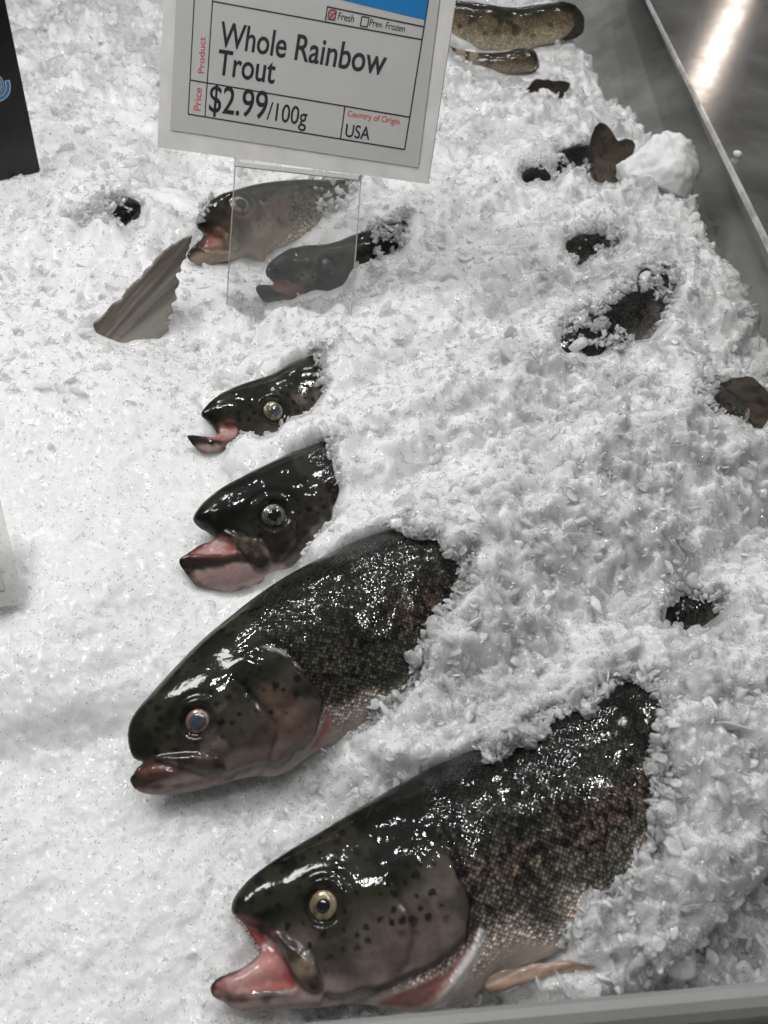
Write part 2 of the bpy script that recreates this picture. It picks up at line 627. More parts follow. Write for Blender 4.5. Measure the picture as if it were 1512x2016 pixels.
def make_trout(label, S, T, up, outline, h, exposed, speckle=(), head=None, eye=None, wide=0.60, seed=0, tone=1.0,
               mouth=None, maxilla=None, gill=None, pink=None, white=None, lips=None, fins=(), group='whole trout in the ice', spots=1.0, olive=None, tan=0.0, flesh=1.0, pale=None, max_tone=1.0, blush=None, bcol=(0.25, 0.14, 0.10)):
    """outline, mouth, maxilla, gill ... are outlines in the fish's own middle plane"""
    pl = Plane2D(S, T, up)
    body_poly = chaikin(pl.px(outline), 2)
    HLEN = 0.088
    P = {k: (chaikin(pl.px(v), 2) if v is not None else None) for k, v in dict(mouth=mouth, maxilla=maxilla, pink=pink, white=white, lips=lips, pale=pale, blush=blush).items()}
    gl = chaikin(pl.px(gill), 3, closed=False) if gill is not None else None
    if gl is not None:
        gl = gl + 0.0011 * np.stack([fbm(gl, 110, 3, seed + 71), fbm(gl, 110, 3, seed + 72)], -1)
    gpoly = None
    if gl is not None:
        # area in front of the gill-cover edge
        far = gl.mean(0) + np.array([-0.045, 0.0])
        gpoly = np.concatenate([gl, [[gl[-1][0] - .02, gl[-1][1] - .03], [far[0] - .06, gl[-1][1] - .03], [far[0] - .06, gl[0][1] + .06], [gl[0][0] + .010, gl[0][1] + .06]]])
    ec = pl.px([eye[:2]])[0] if eye else None
    er = np.linalg.norm(pl.px([(eye[0] + eye[2], eye[1])])[0] - ec) if eye else 0

    def wf(X, R):
        return np.minimum(wide * R, wide * R.max())

    def relief(XX, ZZ, W, sd):
        P2 = np.stack([XX, ZZ], -1)
        W = W + fbm(P2, 55, 2, seed) * 0.0007 * sstep(0, 0.006, sd)
        if gpoly is not None:
            s = sdpoly(XX, ZZ, gpoly)
            gfade = sstep(0.001, 0.010, np.hypot(XX - gl[0][0], ZZ - gl[0][1])) * (1 - sstep(-0.002, 0.004, ZZ - gl[0][1]))
            W = W + 0.0017 * sstep(-0.0003, 0.0011, s) * (1 - sstep(0.004, 0.022, s)) * gfade
            W = W - 0.0014 * np.exp(-((s + 0.0016) / 0.0013) ** 2) * gfade
            gd = segdist(XX, ZZ, gl[10:-14] + np.array([-0.021, 0.0]), False)
            W = W - 0.0007 * np.exp(-(gd / 0.0012) ** 2) * sstep(0, .004, s)
        if P['mouth'] is not None:
            s = sdpoly(XX, ZZ, P['mouth'])
            m = sstep(-0.0006, 0.0025, s)
            c = P['mouth'].mean(0)
            tong = np.exp(-(((XX - c[0]) / 0.013) ** 2 + ((ZZ - c[1] + 0.003) / 0.006) ** 2))
            W = W * (1 - 0.62 * m) + 0.0035 * tong * m
            W = W + 0.0004 * np.exp(-((s + 0.0012) / 0.0011) ** 2)
        if P['maxilla'] is not None:
            s = sdpoly(XX, ZZ, P['maxilla'])
            W = W + 0.0014 * sstep(-0.0004, 0.0022, s) - 0.0006 * np.exp(-((s + 0.0012) / 0.001) ** 2)
        if P['white'] is not None:
            s = sdpoly(XX, ZZ, P['white'])
            W = W + 0.0012 * sstep(0, 0.003, s)
        if P['pink'] is not None:
            s = sdpoly(XX, ZZ, P['pink'])
            W = W - 0.0016 * sstep(0, 0.003, s)
        if ec is not None:
            d = np.sqrt((XX - ec[0]) ** 2 + (ZZ - ec[1]) ** 2)
            W = W + 0.0005 * (1 + 0.8 * noise(P2, 200, seed + 31)) * np.exp(-((d - er * 1.3) / (er * 0.25)) ** 2) - 0.0016 * (1 - sstep(er * 0.9, er * 1.1, d))
            W = W - 0.0003 * np.exp(-((d - er * 1.75) / (er * 0.2)) ** 2)
        return W

    V, Q = inflate(body_poly, h, wf, relief)
    me = mesh_np('body', V, Q, M['skin'])
    x, z = V[:, 0], V[:, 2]
    # column limits of the trunk, for pigment bands
    rng = np.random.default_rng(seed + 11)
    xb = np.linspace(x.min(), x.max(), 120)
    ii = np.clip(np.searchsorted(xb, x), 0, 119)
    top = np.full(120, -9.0)
    bot = np.full(120, 9.0)
    np.maximum.at(top, ii, z)
    np.minimum.at(bot, ii, z)
    kk = np.hanning(13) / np.hanning(13).sum()
    top = np.convolve(np.pad(top, 6, mode='edge'), kk, 'valid')
    bot = np.convolve(np.pad(bot, 6, mode='edge'), kk, 'valid')
    tz, bz = np.interp(x, xb, top), np.interp(x, xb, bot)
    u = (z - bz) / np.maximum(tz - bz, 0.004)
    P2 = np.stack([x, z], -1)
    u = u + 0.05 * fbm(P2, 90, 2, seed + 3)
    gx = gl[:, 0].mean() if gl is not None else (head if head is not None else -1)
    gw = 0.0008 + (0.004 * sstep(0, 0.01, z - gl[0][1]) if gl is not None else 0)
    ishead = 1 - sstep(-0.002, 0.003, x - gx) if gpoly is None else sstep(-gw, gw, sdpoly(x, z, gpoly) + 0.003 * noise(np.stack([x, z], -1), 300, 8) * sstep(0, 0.006, z - gl[0][1]))
    back = np.array((0.006, 0.0075, 0.005)) * tone
    flank = np.array((0.032, 0.033, 0.027)) * tone
    low = np.array((0.080, 0.077, 0.062)) * tone
    belly = np.array((0.50, 0.42, 0.37))
    c = np.tile(belly, (len(x), 1))
    c = mixc(c, low, sstep(0.10, 0.22, u))
    c = mixc(c, flank, sstep(0.26, 0.52, u))
    c = mixc(c, back, sstep(0.62, 0.86, u))
    pk = np.exp(-((u - 0.42) / 0.10) ** 2) * (0.15 + 0.3 * fbm(P2, 45, 2, seed + 5))
    c = mixc(c, (0.15, 0.085, 0.07), np.clip(pk, 0, 0.35))
    # head: olive crown, mauve grey cheek
    hc = np.tile(np.array((0.082, 0.068, 0.060)) * max(1, 0.95 * tone), (len(x), 1)) * (1 + 0.45 * fbm(P2, 110, 4, seed + 7))[:, None]
    hc = mixc(hc, (0.030, 0.030, 0.019), sstep(0.40, 0.56, u)) * min(tone, 1.3)
    hc = mixc(hc, (0.006, 0.007, 0.005), sstep(0.54, 0.70, u))
    hc = mixc(hc, (0.33, 0.25, 0.23), 1 - sstep(0.06, 0.20, u))
    c = c * (1 - ishead[:, None]) + hc * ishead[:, None]
    if olive:
        c = mixc(c, olive[0], np.full(len(x), olive[1]))
    # silvery and olive clouding on the cheek, dark skin round the eye
    c = mixc(c, (0.20, 0.17, 0.145), 0.55 * ishead * sstep(0.15, 0.6, fbm(P2, 75, 3, seed + 51)) * sstep(0.1, 0.3, u) * (1 - sstep(0.45, 0.6, u)))
    c = mixc(c, (0.035, 0.033, 0.022), 0.7 * ishead * sstep(0.1, 0.5, fbm(P2, 65, 3, seed + 52)) * sstep(0.2, 0.35, u))
    if ec is not None:
        de = np.hypot(x - ec[0], z - ec[1])
        c = mixc(c, (0.016, 0.015, 0.012), 0.85 * np.exp(-((de - er * 1.05) / (er * 0.32)) ** 2) * np.clip(0.8 + 0.6 * noise(P2, 160, seed + 53), 0, 1))
    if P['blush'] is not None:
        c = mixc(c, bcol, 0.36 * sstep(-0.002, 0.006, sdpoly(x, z, P['blush']) + 0.004 * fbm(P2, 150, 3, seed + 81)))
    # black spots: round and loose on the head, small and crowded on the flank
    L = x.max() - x.min()
    n1 = int(700 * spots)
    hp = np.stack([rng.uniform(x.min(), x.min() + 0.26 * L, n1), rng.uniform(z.min(), z.max(), n1)], 1)
    hp_keep = []
    for q in hp:
        if all(np.hypot(*(q - r)) > 0.0036 for r in hp_keep):
            hp_keep.append(q)
    hs = spots_field(x + 0.0005 * noise(P2, 700, 3), z + 0.0005 * noise(P2, 700, 4), hp_keep, rng.uniform(0.0007, 0.0018, len(hp_keep)))
    hs *= ishead * sstep(0.22, 0.36, u)
    c = mixc(c, (0.007, 0.007, 0.006), 0.9 * hs)
    bs = sstep(0.10, 0.26, noise(P2, 520, seed + 21) * 0.7 + 0.3 * noise(P2, 230, seed + 22) + 0.2 * noise(P2, 60, seed + 23)) * (1 - ishead) * sstep(0.14, 0.34, u)
    c = mixc(c, (0.007, 0.007, 0.006), (0.85 - 0.6 * tan) * bs)
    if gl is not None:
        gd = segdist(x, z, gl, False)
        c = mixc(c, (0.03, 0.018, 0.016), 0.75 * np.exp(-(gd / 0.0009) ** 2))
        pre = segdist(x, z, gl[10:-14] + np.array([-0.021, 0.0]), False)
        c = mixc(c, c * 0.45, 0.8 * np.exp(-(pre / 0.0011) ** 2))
    wet = np.zeros(len(x))
    for key, col in (('pale', (0.40, 0.28, 0.26)), ('pink', (0.34, 0.14, 0.13)), ('white', (0.74, 0.70, 0.685))):
        if P[key] is not None:
            s = sdpoly(x, z, P[key])
            k = sstep(-0.0004, 0.0022, s + 0.0012 * fbm(P2, 230, 2, seed + 9)) * (0.9 if key != 'white' else np.clip(0.9 + 0.5 * fbm(P2, 90, 2, seed + 13), 0.3, 1))
            c = mixc(c, np.array(col), k)
            wet = np.maximum(wet, k)
    if P['mouth'] is not None:
        s = sdpoly(x, z, P['mouth'])
        k = sstep(-0.0006, 0.0009, s + 0.0005 * noise(P2, 300, seed + 9))
        cm = P['mouth'].mean(0)
        tong = np.exp(-(((x - cm[0]) / 0.013) ** 2 + ((z - cm[1] + 0.003) / 0.006) ** 2))
        col = mixc(np.tile(np.array((0.33, 0.095, 0.09)), (len(x), 1)), (0.52, 0.25, 0.23), np.clip(tong + 0.3 * fbm(P2, 160, 2, seed + 1), 0, 1)) * flesh
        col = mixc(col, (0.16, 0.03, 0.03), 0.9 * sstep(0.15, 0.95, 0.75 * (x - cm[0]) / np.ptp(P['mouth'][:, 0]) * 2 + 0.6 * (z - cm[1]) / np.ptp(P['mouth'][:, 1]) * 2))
        # shade deep in the throat is painted into the flesh colour
        c = c * (1 - k[:, None]) + col * k[:, None]
        c = mixc(c, np.array((0.50, 0.36, 0.35)) * flesh, 0.6 * k * sstep(0.2, 0.6, fbm(P2, 170, 3, seed + 33)))
        rim = np.exp(-((s + 0.0012) / 0.0010) ** 2)
        c = mixc(c, np.array((0.30, 0.11, 0.10)) * flesh, 0.55 * rim * (1 - k) * np.clip(0.6 + noise(P2, 220, seed + 40), 0, 1))
        wet = np.maximum(wet, k)
    if P['lips'] is not None:
        s = sdpoly(x, z, P['lips'])
        c = mixc(c, (0.035, 0.022, 0.022), 0.85 * sstep(-0.0003, 0.0016, s + 0.0012 * noise(P2, 320, seed + 2)))
    if P['maxilla'] is not None:
        s = sdpoly(x, z, P['maxilla'])
        k = sstep(-0.0003, 0.0006, s)
        col = mixc(np.tile(np.array((0.045, 0.036, 0.026)), (len(x), 1)) * tone, np.array((0.19, 0.145, 0.105)) * tone * max_tone, np.clip(0.45 + 1.3 * fbm(P2, 190, 3, seed + 6), 0, 1))
        c = c * (1 - k[:, None]) + col * k[:, None]
        c = mixc(c, (0.02, 0.012, 0.012), 0.7 * np.exp(-((s + 0.0003) / 0.0006) ** 2))
    if tan:
        tc = mixc(np.tile(np.array((0.40, 0.34, 0.23)), (len(x), 1)), (0.17, 0.125, 0.08), sstep(0.25, 0.5, u))
        tc = mixc(tc, (0.26, 0.12, 0.085), 0.6 * np.exp(-((u - 0.55) / 0.12) ** 2) * (1 - sstep(x.min() + 0.03, x.min() + 0.12, x)))
        tc = mixc(tc, (0.025, 0.022, 0.013), sstep(0.55, 0.82, u))
        tc = mixc(tc, (0.02, 0.017, 0.011), 0.75 * sstep(0.25, 0.45, noise(P2, 150, seed + 90)) * sstep(0.2, 0.4, u))
        c = c * (1 - tan) + tc * tan * (1 - 0.15 * bs[:, None])
    c = np.clip(c, 0.003, 0.9)
    attr(me, 'pig', 'FLOAT_COLOR', np.concatenate([c, np.ones((len(x), 1))], 1))
    zc, hh = (tz + bz) / 2, np.maximum((tz - bz) / 2, 0.004)
    phi = np.arctan2(np.abs(V[:, 1]) / wide, z - zc)
    attr(me, 'scale_uv', 'FLOAT_VECTOR', np.stack([x, phi * hh * 0.82, np.zeros(len(x))], 1))
    attr(me, 'scaly', 'FLOAT', min(1, 0.0011 / h) * (1 - ishead) * (1 - wet) * sstep(0.02, 0.12, u))
    root = empty('rainbow_trout', pl.matrix())
    tag(root, label, 'trout', group)
    add('body', me, root)
    if eye:
        # eyeball domes on the cheek
        d2 = (x - ec[0]) ** 2 + (z - ec[1]) ** 2
        near = d2 < (er * 0.8) ** 2
        yv = -np.abs(V[near, 1]).mean() if near.any() else -0.01
        slope = np.polyfit(z[near] - ec[1], -np.abs(V[near, 1]), 1)[0] if near.sum() > 5 else 0
        slx = np.polyfit(x[near] - ec[0], -np.abs(V[near, 1]), 1)[0] if near.sum() > 5 else 0
        for side in (1, -1):
            eo = add('eye', dome('eye', er * 0.82, er * 0.24, eye[4]), root)
            nrm = Vector((slx, -1, slope)).normalized()
            mt = Matrix.Translation(Vector((ec[0], yv - 0.0002, ec[1]))) @ nrm.to_track_quat('Z', 'Y').to_matrix().to_4x4()
            if side < 0:
                mt = Matrix.Diagonal((1, -1, 1, 1)) @ mt
            eo.matrix_local = mt
            po = add('pupil', dome('pupil', er * eye[3], er * 0.16, eye[5]), eo)
            po.scale = (1.0, 0.9, 1.0)
            po.location = (er * 0.05, -er * 0.04, er * (0.245 - 0.16 + 0.16 * (1 - eye[3])) + 0.0001)
    for fn, kind in fins:
        make_fin(root, pl, fn, kind, h, seed)
    N = np.empty(len(V) * 3, np.float32)
    me.vertices.foreach_get('normal', N)
    N = N.reshape(-1, 3)
    Wv = pl.world(V)
    Wn = N[:, :1] * pl.d - N[:, 1:2] * pl.n + N[:, 2:] * pl.e
    FISH_PTS.append((Wv, Wn, [np.array(p, float) for p in exposed], [np.array(p, float) for p in speckle]))
    return root, pl


def add_teeth(root, pl, lip, yv, n, size, seed):
    rr = np.random.default_rng(seed)
    line = chaikin(pl.px(lip), 2, closed=False)
    L = np.concatenate([[0], np.cumsum(np.linalg.norm(np.diff(line, axis=0), axis=1))])
    V, Fq = [], []
    for k in range(n):
        t = (k + rr.uniform(0.2, 0.8)) / n * L[-1]
        p = np.array([np.interp(t, L, line[:, 0]), np.interp(t, L, line[:, 1])])
        q = np.array([np.interp(t + 1e-3, L, line[:, 0]), np.interp(t + 1e-3, L, line[:, 1])])
        d = norm(q - p) if np.linalg.norm(q - p) > 1e-9 else np.array([1.0, 0])
        nn = np.array([d[1], -d[0]])
        y = yv * rr.uniform(0.6, 1.0)
        h_ = size * rr.uniform(0.7, 1.3)
        b = len(V)
        for a in range(6):
            c_, s_ = math.cos(a * math.pi / 3), math.sin(a * math.pi / 3)
            o = p - nn * size * 0.4 + d * c_ * size * 0.26
            V.append((o[0], y + s_ * size * 0.26, o[1]))
        tip = p + nn * h_
        V.append((tip[0], y, tip[1]))
        for a in range(6):
            Fq.append((b + a, b + (a + 1) % 6, b + 6))
    me = mesh_np('teeth', np.array(V), np.array(Fq), M['tooth'])
    return add('teeth', me, root)


def dome(name, r, hgt, mat):
    V, Fq = [], []
    nr, ns = 8, 28
    for i in range(nr + 1):
        a = math.pi / 2 * i / nr
        rr, zz = r * math.sin(a), hgt * math.cos(a)
        for k in range(ns):
            V.append((rr * math.cos(2 * math.pi * k / ns), rr * math.sin(2 * math.pi * k / ns), zz))
    for k in range(ns):
        V.append((r * math.cos(2 * math.pi * k / ns), r * math.sin(2 * math.pi * k / ns), -hgt))
    for i in range(nr + 1):
        for k in range(ns):
            Fq.append((i * ns + k, (i + 1) * ns + k, (i + 1) * ns + (k + 1) % ns, i * ns + (k + 1) % ns))
    return mesh_np(name, np.array(V), np.array(Fq), mat)


def make_fin(root, pl, spec, kind, h, seed):
    """a thin fan with rays; spec = (outline px, base px point, tip px point, offset towards viewer, colours)"""
    outline, base, off, c1, c2, c3 = spec
    off_spots = c1[0] < 0.15
    poly = chaikin(pl.px(outline), 2)
    poly = poly + (0.0012 if kind != 'pectoral_fin' else 0.0004) * np.stack([fbm(poly, 260, 2, seed + 61), fbm(poly, 260, 2, seed + 62)], -1)
    b = pl.px([base])[0]

    def wf(X, R):
        return np.full(len(X), 0.0011 if kind != 'pectoral_fin' else 0.0007)

    def relief(XX, ZZ, W, sd):
        a = np.arctan2(ZZ - b[1], XX - b[0])
        rr_ = np.hypot(XX - b[0], ZZ - b[1])
        rays = fbm(np.stack([a * 300 * np.maximum(rr_.mean(), .01) , rr_ * 25], -1), 4.0, 2, seed)
        return W * (0.95 + 0.08 * np.clip(rays, -1, 1))
    V, Q = inflate(poly, min(h, 0.0009), wf, relief, squash=0.15)
    x, z = V[:, 0], V[:, 2]
    a = np.arctan2(z - b[1], x - b[0])
    r = np.hypot(x - b[0], z - b[1])
    r = r / r.max()
    P2 = np.stack([x, z], -1)
    an = (a - np.quantile(a, 0.02)) / (np.quantile(a, 0.98) - np.quantile(a, 0.02) + 1e-6)
    streak = fbm(np.stack([an * 17, r * 3.0], -1), 1.0, 4, seed + 5)
    c = np.tile(np.array(c1, float), (len(x), 1))
    c = mixc(c, c3, sstep(0.75, 0.1, an) * 0.8)
    c = mixc(c, c2, sstep(0.80, 1.0, an))
    c = mixc(c, c3, sstep(0.1, 0.5, streak) * 0.4)
    c = mixc(c, np.array(c2) * 0.6, sstep(0.1, 0.5, -streak) * 0.4)
    if kind == 'pectoral_fin':
        lw_ = noise(np.stack([a * 26, r * 3], -1), 1.0, 4)
        c = mixc(c, (0.07, 0.05, 0.035), sstep(0.15, 0.5, 0.5 * lw_ + 2.2 * (a - a.mean())) * 0.6)
    if kind != 'pectoral_fin' and off_spots:
        sp = sstep(0.2, 0.4, noise(P2, 260, seed + 2))
        c = mixc(c, np.array(c2) * 0.35, sp * 0.6)
    V = V.copy()
    V[:, 1] += -off + 0.0008 * np.sin(a * 6)
    me = mesh_np(kind, V, Q, M['fin'])
    attr(me, 'pig', 'FLOAT_COLOR', np.concatenate([np.clip(c, 0.004, 0.9), np.ones((len(x), 1))], 1))
    o = add(kind, me, root)
    if True:
        Wv = pl.world(V)
        FIN_PTS.append(Wv)
    return o


FIN_PTS = []

BROWN = ((0.055, 0.043, 0.028), (0.022, 0.018, 0.012), (0.10, 0.08, 0.055))
DARK = ((0.02, 0.02, 0.017), (0.03, 0.026, 0.02), (0.07, 0.06, 0.045))

# --- nearest trout
F1_out = [(453.6, 1793), (457, 1773), (467, 1757), (485, 1735), (511, 1713), (539, 1693), (578, 1668), (640, 1632), (711, 1587), (777, 1549), (843, 1515), (909, 1488), (1000, 1443), (1100, 1396), (1200, 1350), (1300, 1312), (1400, 1285), (1560, 1243), (1650, 1215),
          (1690, 1290), (1640, 1390), (1560, 1470), (1440, 1580), (1330, 1700), (1220, 1800), (1150, 1858), (1080, 1888), (990, 1918), (930, 1962), (850, 1994), (760, 1986), (700, 1974), (640, 1985), (539, 1986), (479, 1993), (461, 1988), (446, 1979), (436, 1970), (420, 1966), (411, 1950), (418, 1936), (430, 1924), (449, 1916), (469, 1910), (485, 1900), (495, 1892), (509, 1880), (511, 1873), (499, 1860), (489, 1844), (479, 1826), (466, 1813)]
R1 = make_trout('largest trout, pink mouth wide open and gold eye, beside the grey front rail',
           at(455, 1795, 0.030), at(1680, 1300, 0.034), 0.45, F1_out, 0.0007,
           exposed=[[(340, 2120), (340, 1650), (600, 1600), (905, 1470), (975, 1500), (1015, 1472), (1074, 1459), (1081, 1419), (1141, 1400), (1174, 1400), (1193, 1373), (1240, 1350), (1299, 1375), (1293, 1413), (1279, 1479), (1286, 1578), (1279, 1644), (1207, 1750), (1147, 1757), (1127, 1816), (1085, 1862), (1190, 1890), (1190, 1940), (1060, 1990), (1000, 2120)]],
           eye=(632, 1793, 33, 0.42, M['iris_gold'], M['pupil']), seed=1, blush=[(700, 1850), (780, 1800), (870, 1790), (880, 1850), (850, 1900), (780, 1935), (690, 1940)], bcol=(0.19, 0.135, 0.125),
           mouth=[(464, 1812), (509, 1832), (541, 1852), (551, 1880), (571, 1920), (588, 1952), (519, 1952), (460, 1961), (432, 1946), (422, 1942), (434, 1928), (469, 1914), (497, 1897), (515, 1876), (503, 1858), (483, 1828)],
           maxilla=[(543, 1838), (569, 1854), (598, 1874), (618, 1906), (632, 1944), (624, 1957), (608, 1955), (583, 1932), (563, 1894), (549, 1860)],
           gill=[(838, 1676), (866, 1710), (884, 1750), (900, 1790), (902, 1815), (891, 1862), (868, 1893), (843, 1915), (777, 1942), (700, 1956), (640, 1960)],
           pink=[(905, 1830), (898, 1875), (870, 1910), (790, 1948), (720, 1968), (760, 2000), (840, 2000), (880, 1930), (915, 1870)],
           white=[(917, 1832), (938, 1850), (935, 1890), (895, 1945), (855, 2000), (830, 2000), (870, 1935), (905, 1880)],
           lips=[(440, 1950), (462, 1964), (520, 1956), (590, 1962), (530, 1972), (460, 1984), (444, 1972)],
           fins=[(([(930, 1945), (950, 1916), (1000, 1908), (1076, 1896), (1140, 1898), (1178, 1909), (1150, 1914), (1076, 1924), (1010, 1942), (945, 1968)], (920, 1952), 0.012, (0.52, 0.37, 0.29), (0.20, 0.13, 0.085), (0.36, 0.22, 0.15)), 'pectoral_fin')])

# --- second trout
F2_out = [(250, 1457), (253, 1427), (265, 1402), (300, 1362), (351, 1306), (401, 1256), (451, 1216), (502, 1176), (552, 1143), (602, 1115), (652, 1090), (703, 1066), (753, 1050), (800, 1034), (860, 1010), (950, 970), (1100, 900), (1250, 825), (1400, 755), (1440, 770), (1480, 800), (1470, 840),
          (1400, 900), (1300, 1000), (1150, 1130), (1000, 1255), (900, 1335), (800, 1412), (700, 1462), (637, 1475), (605, 1492), (572, 1517), (542, 1531), (505, 1527), (451, 1540), (401, 1554), (351, 1563), (300, 1566), (275, 1561), (258, 1549), (253, 1534), (262, 1525), (267, 1515), (276, 1506), (284, 1500), (268, 1497), (258, 1488)]
make_trout('trout with bloodshot red eye and mouth barely open, second from the front rail',
           at(252, 1470, 0.034), at(1470, 805, 0.036), 0.4, F2_out, 0.0008,
           exposed=[[(180, 1320), (600, 1060), (723, 1035), (778, 1040), (808, 1062), (848, 1060), (868, 1085), (896, 1105), (893, 1151), (868, 1171), (818, 1236), (803, 1281), (798, 1342), (723, 1387), (693, 1437), (632, 1472), (580, 1535), (540, 1600), (180, 1620)],
                    [(1395, 784), (1420, 749), (1466, 738), (1500, 770), (1490, 830), (1466, 810), (1430, 800)]], speckle=[[(1440, 790), (1512, 780), (1530, 900), (1520, 960), (1480, 860)]],
           eye=(386, 1434, 29, 0.60, M['iris_red'], M['cloudy_pupil']), seed=2, tone=0.62, blush=[(515, 1365), (548, 1398), (590, 1400), (612, 1440), (590, 1478), (540, 1500), (500, 1470), (505, 1400)], flesh=0.33, max_tone=0.6,
           mouth=[(270, 1519), (296, 1506), (331, 1507), (352, 1517), (326, 1526), (285, 1529)],
           maxilla=[(295, 1495), (351, 1491), (411, 1497), (439, 1515), (431, 1531), (401, 1532), (366, 1521), (326, 1504)],
           gill=[(510, 1296), (545, 1318), (580, 1346), (602, 1370), (620, 1402), (622, 1430), (612, 1458), (594, 1480), (562, 1502), (505, 1520), (440, 1532)],
           pink=[(626, 1405), (640, 1425), (645, 1445), (625, 1475), (580, 1505), (600, 1482), (622, 1450)],
           white=[(490, 1304), (518, 1294), (545, 1308), (580, 1340), (568, 1343), (540, 1318), (515, 1306)],
           lips=[(262, 1538), (300, 1546), (345, 1543), (400, 1545), (340, 1557), (290, 1560), (264, 1553)],
           olive=((0.028, 0.029, 0.018), 0.30),
           fins=[(([(1395, 786), (1408, 760), (1425, 745), (1468, 738), (1500, 760), (1530, 800), (1545, 850), (1500, 850), (1470, 820), (1440, 800)], (1400, 790), 0.0, *BROWN), 'tail_fin')])

# --- third trout
F3_out = [(378, 1024), (383, 1010), (397, 991), (419, 972), (439, 958), (467, 944), (494, 929), (522, 916), (550, 902), (578, 890), (605, 881), (632, 870), (700, 842), (800, 795), (950, 725), (1100, 650), (1200, 590), (1250, 556), (1262, 525), (1325, 516), (1342, 562), (1308, 612),
          (1300, 650), (1260, 690), (1100, 830), (950, 935), (800, 1025), (720, 1070), (640, 1108), (590, 1130), (550, 1139), (522, 1150), (491, 1158), (467, 1166), (439, 1166), (411, 1161), (386, 1156), (372, 1139), (363, 1125), (354, 1117), (350, 1105), (355, 1097), (369, 1090), (386, 1077), (403, 1069), (418, 1066), (421, 1060), (415, 1053), (405, 1045), (392, 1039)]
R3 = make_trout('trout head gaping with pale grey eye and dark lower lip, third from the front rail',
           at(380, 1026, 0.036), at(1280, 620, 0.036), 0.3, F3_out, 0.0009,
           exposed=[[(320, 1010), (400, 930), (600, 860), (632, 868), (640, 885), (655, 916), (664, 958), (655, 1008), (633, 1049), (600, 1077), (575, 1113), (588, 1128), (545, 1142), (490, 1162), (440, 1190), (320, 1190)],
                    [(1191, 615), (1226, 587), (1258, 572), (1297, 598), (1297, 657), (1261, 661), (1219, 647)]],
           speckle=[[(1100, 625), (1160, 615), (1244, 660), (1240, 695), (1150, 692), (1100, 690)], [(1251, 534), (1272, 515), (1334, 515), (1342, 562), (1297, 600), (1255, 572)]],
           eye=(526, 1031, 27, 0.48, M['iris_pale'], M['pupil']), seed=3, tone=0.75, flesh=0.85, pale=[(372, 1122), (420, 1120), (480, 1114), (560, 1122), (592, 1128), (540, 1142), (470, 1170), (410, 1166), (372, 1142)],
           mouth=[(425, 1066), (444, 1063), (463, 1088), (464, 1099), (433, 1100), (395, 1097), (370, 1095), (378, 1087), (390, 1080), (405, 1073)],
           maxilla=[(433, 1050), (467, 1063), (505, 1080), (525, 1108), (522, 1130), (505, 1137), (492, 1127), (469, 1094), (446, 1064)],
           gill=[(622, 985), (636, 1030), (630, 1060), (608, 1090), (570, 1120), (520, 1140)],
           lips=[(352, 1104), (372, 1102), (405, 1109), (450, 1111), (460, 1117), (400, 1119), (362, 1119)],
           olive=((0.010, 0.011, 0.009), 0.55), spots=0.6,
           fins=[(([(1193, 613), (1226, 586), (1256, 568), (1290, 574), (1303, 600), (1299, 660), (1262, 666), (1217, 651)], (1160, 660), 0.003, (0.05, 0.04, 0.028), (0.02, 0.017, 0.012), (0.095, 0.072, 0.05)), 'tail_fin')])

# --- fourth trout
F4_out = [(394, 816), (401, 804), (417, 787), (439, 772), (467, 760), (494, 751), (522, 742), (542, 734), (564, 719), (592, 708), (615, 698), (680, 668), (780, 620), (900, 565), (1030, 505), (1130, 460), (1200, 425),
          (1235, 470), (1210, 510), (1130, 580), (1000, 660), (850, 745), (700, 815), (600, 860), (520, 890), (460, 905), (444, 890), (422, 893), (400, 894), (386, 886), (377, 873), (369, 866), (366, 860), (372, 855), (392, 858), (410, 861), (424, 861), (428, 856), (422, 844), (411, 830), (400, 823)]
make_trout('trout head with cloudy yellow eye and curled lower jaw, ice up to its cheek',
           at(396, 820, 0.034), at(1210, 460, 0.034), 0.3, F4_out, 0.0010,
           exposed=[[(340, 830), (450, 740), (580, 690), (608, 698), (614, 716), (626, 755), (611, 783), (594, 808), (567, 812), (550, 833), (536, 848), (517, 852), (489, 845), (470, 848), (458, 862), (446, 882), (432, 900), (340, 910)]],
           speckle=[[(1110, 470), (1180, 450), (1226, 470), (1226, 520), (1130, 530)]],
           eye=(528, 822, 23, 0.48, M['iris_yellow'], M['cloudy_pupil']), seed=4, tone=0.8, pale=[(380, 872), (420, 876), (446, 876), (430, 897), (388, 890)],
           mouth=[(430, 857), (426, 846), (450, 838), (466, 858), (447, 873), (412, 868), (400, 864)],
           lips=[(366, 858), (392, 862), (420, 872), (400, 876), (378, 868)],
           head=0.1, olive=((0.022, 0.022, 0.012), 0.45))

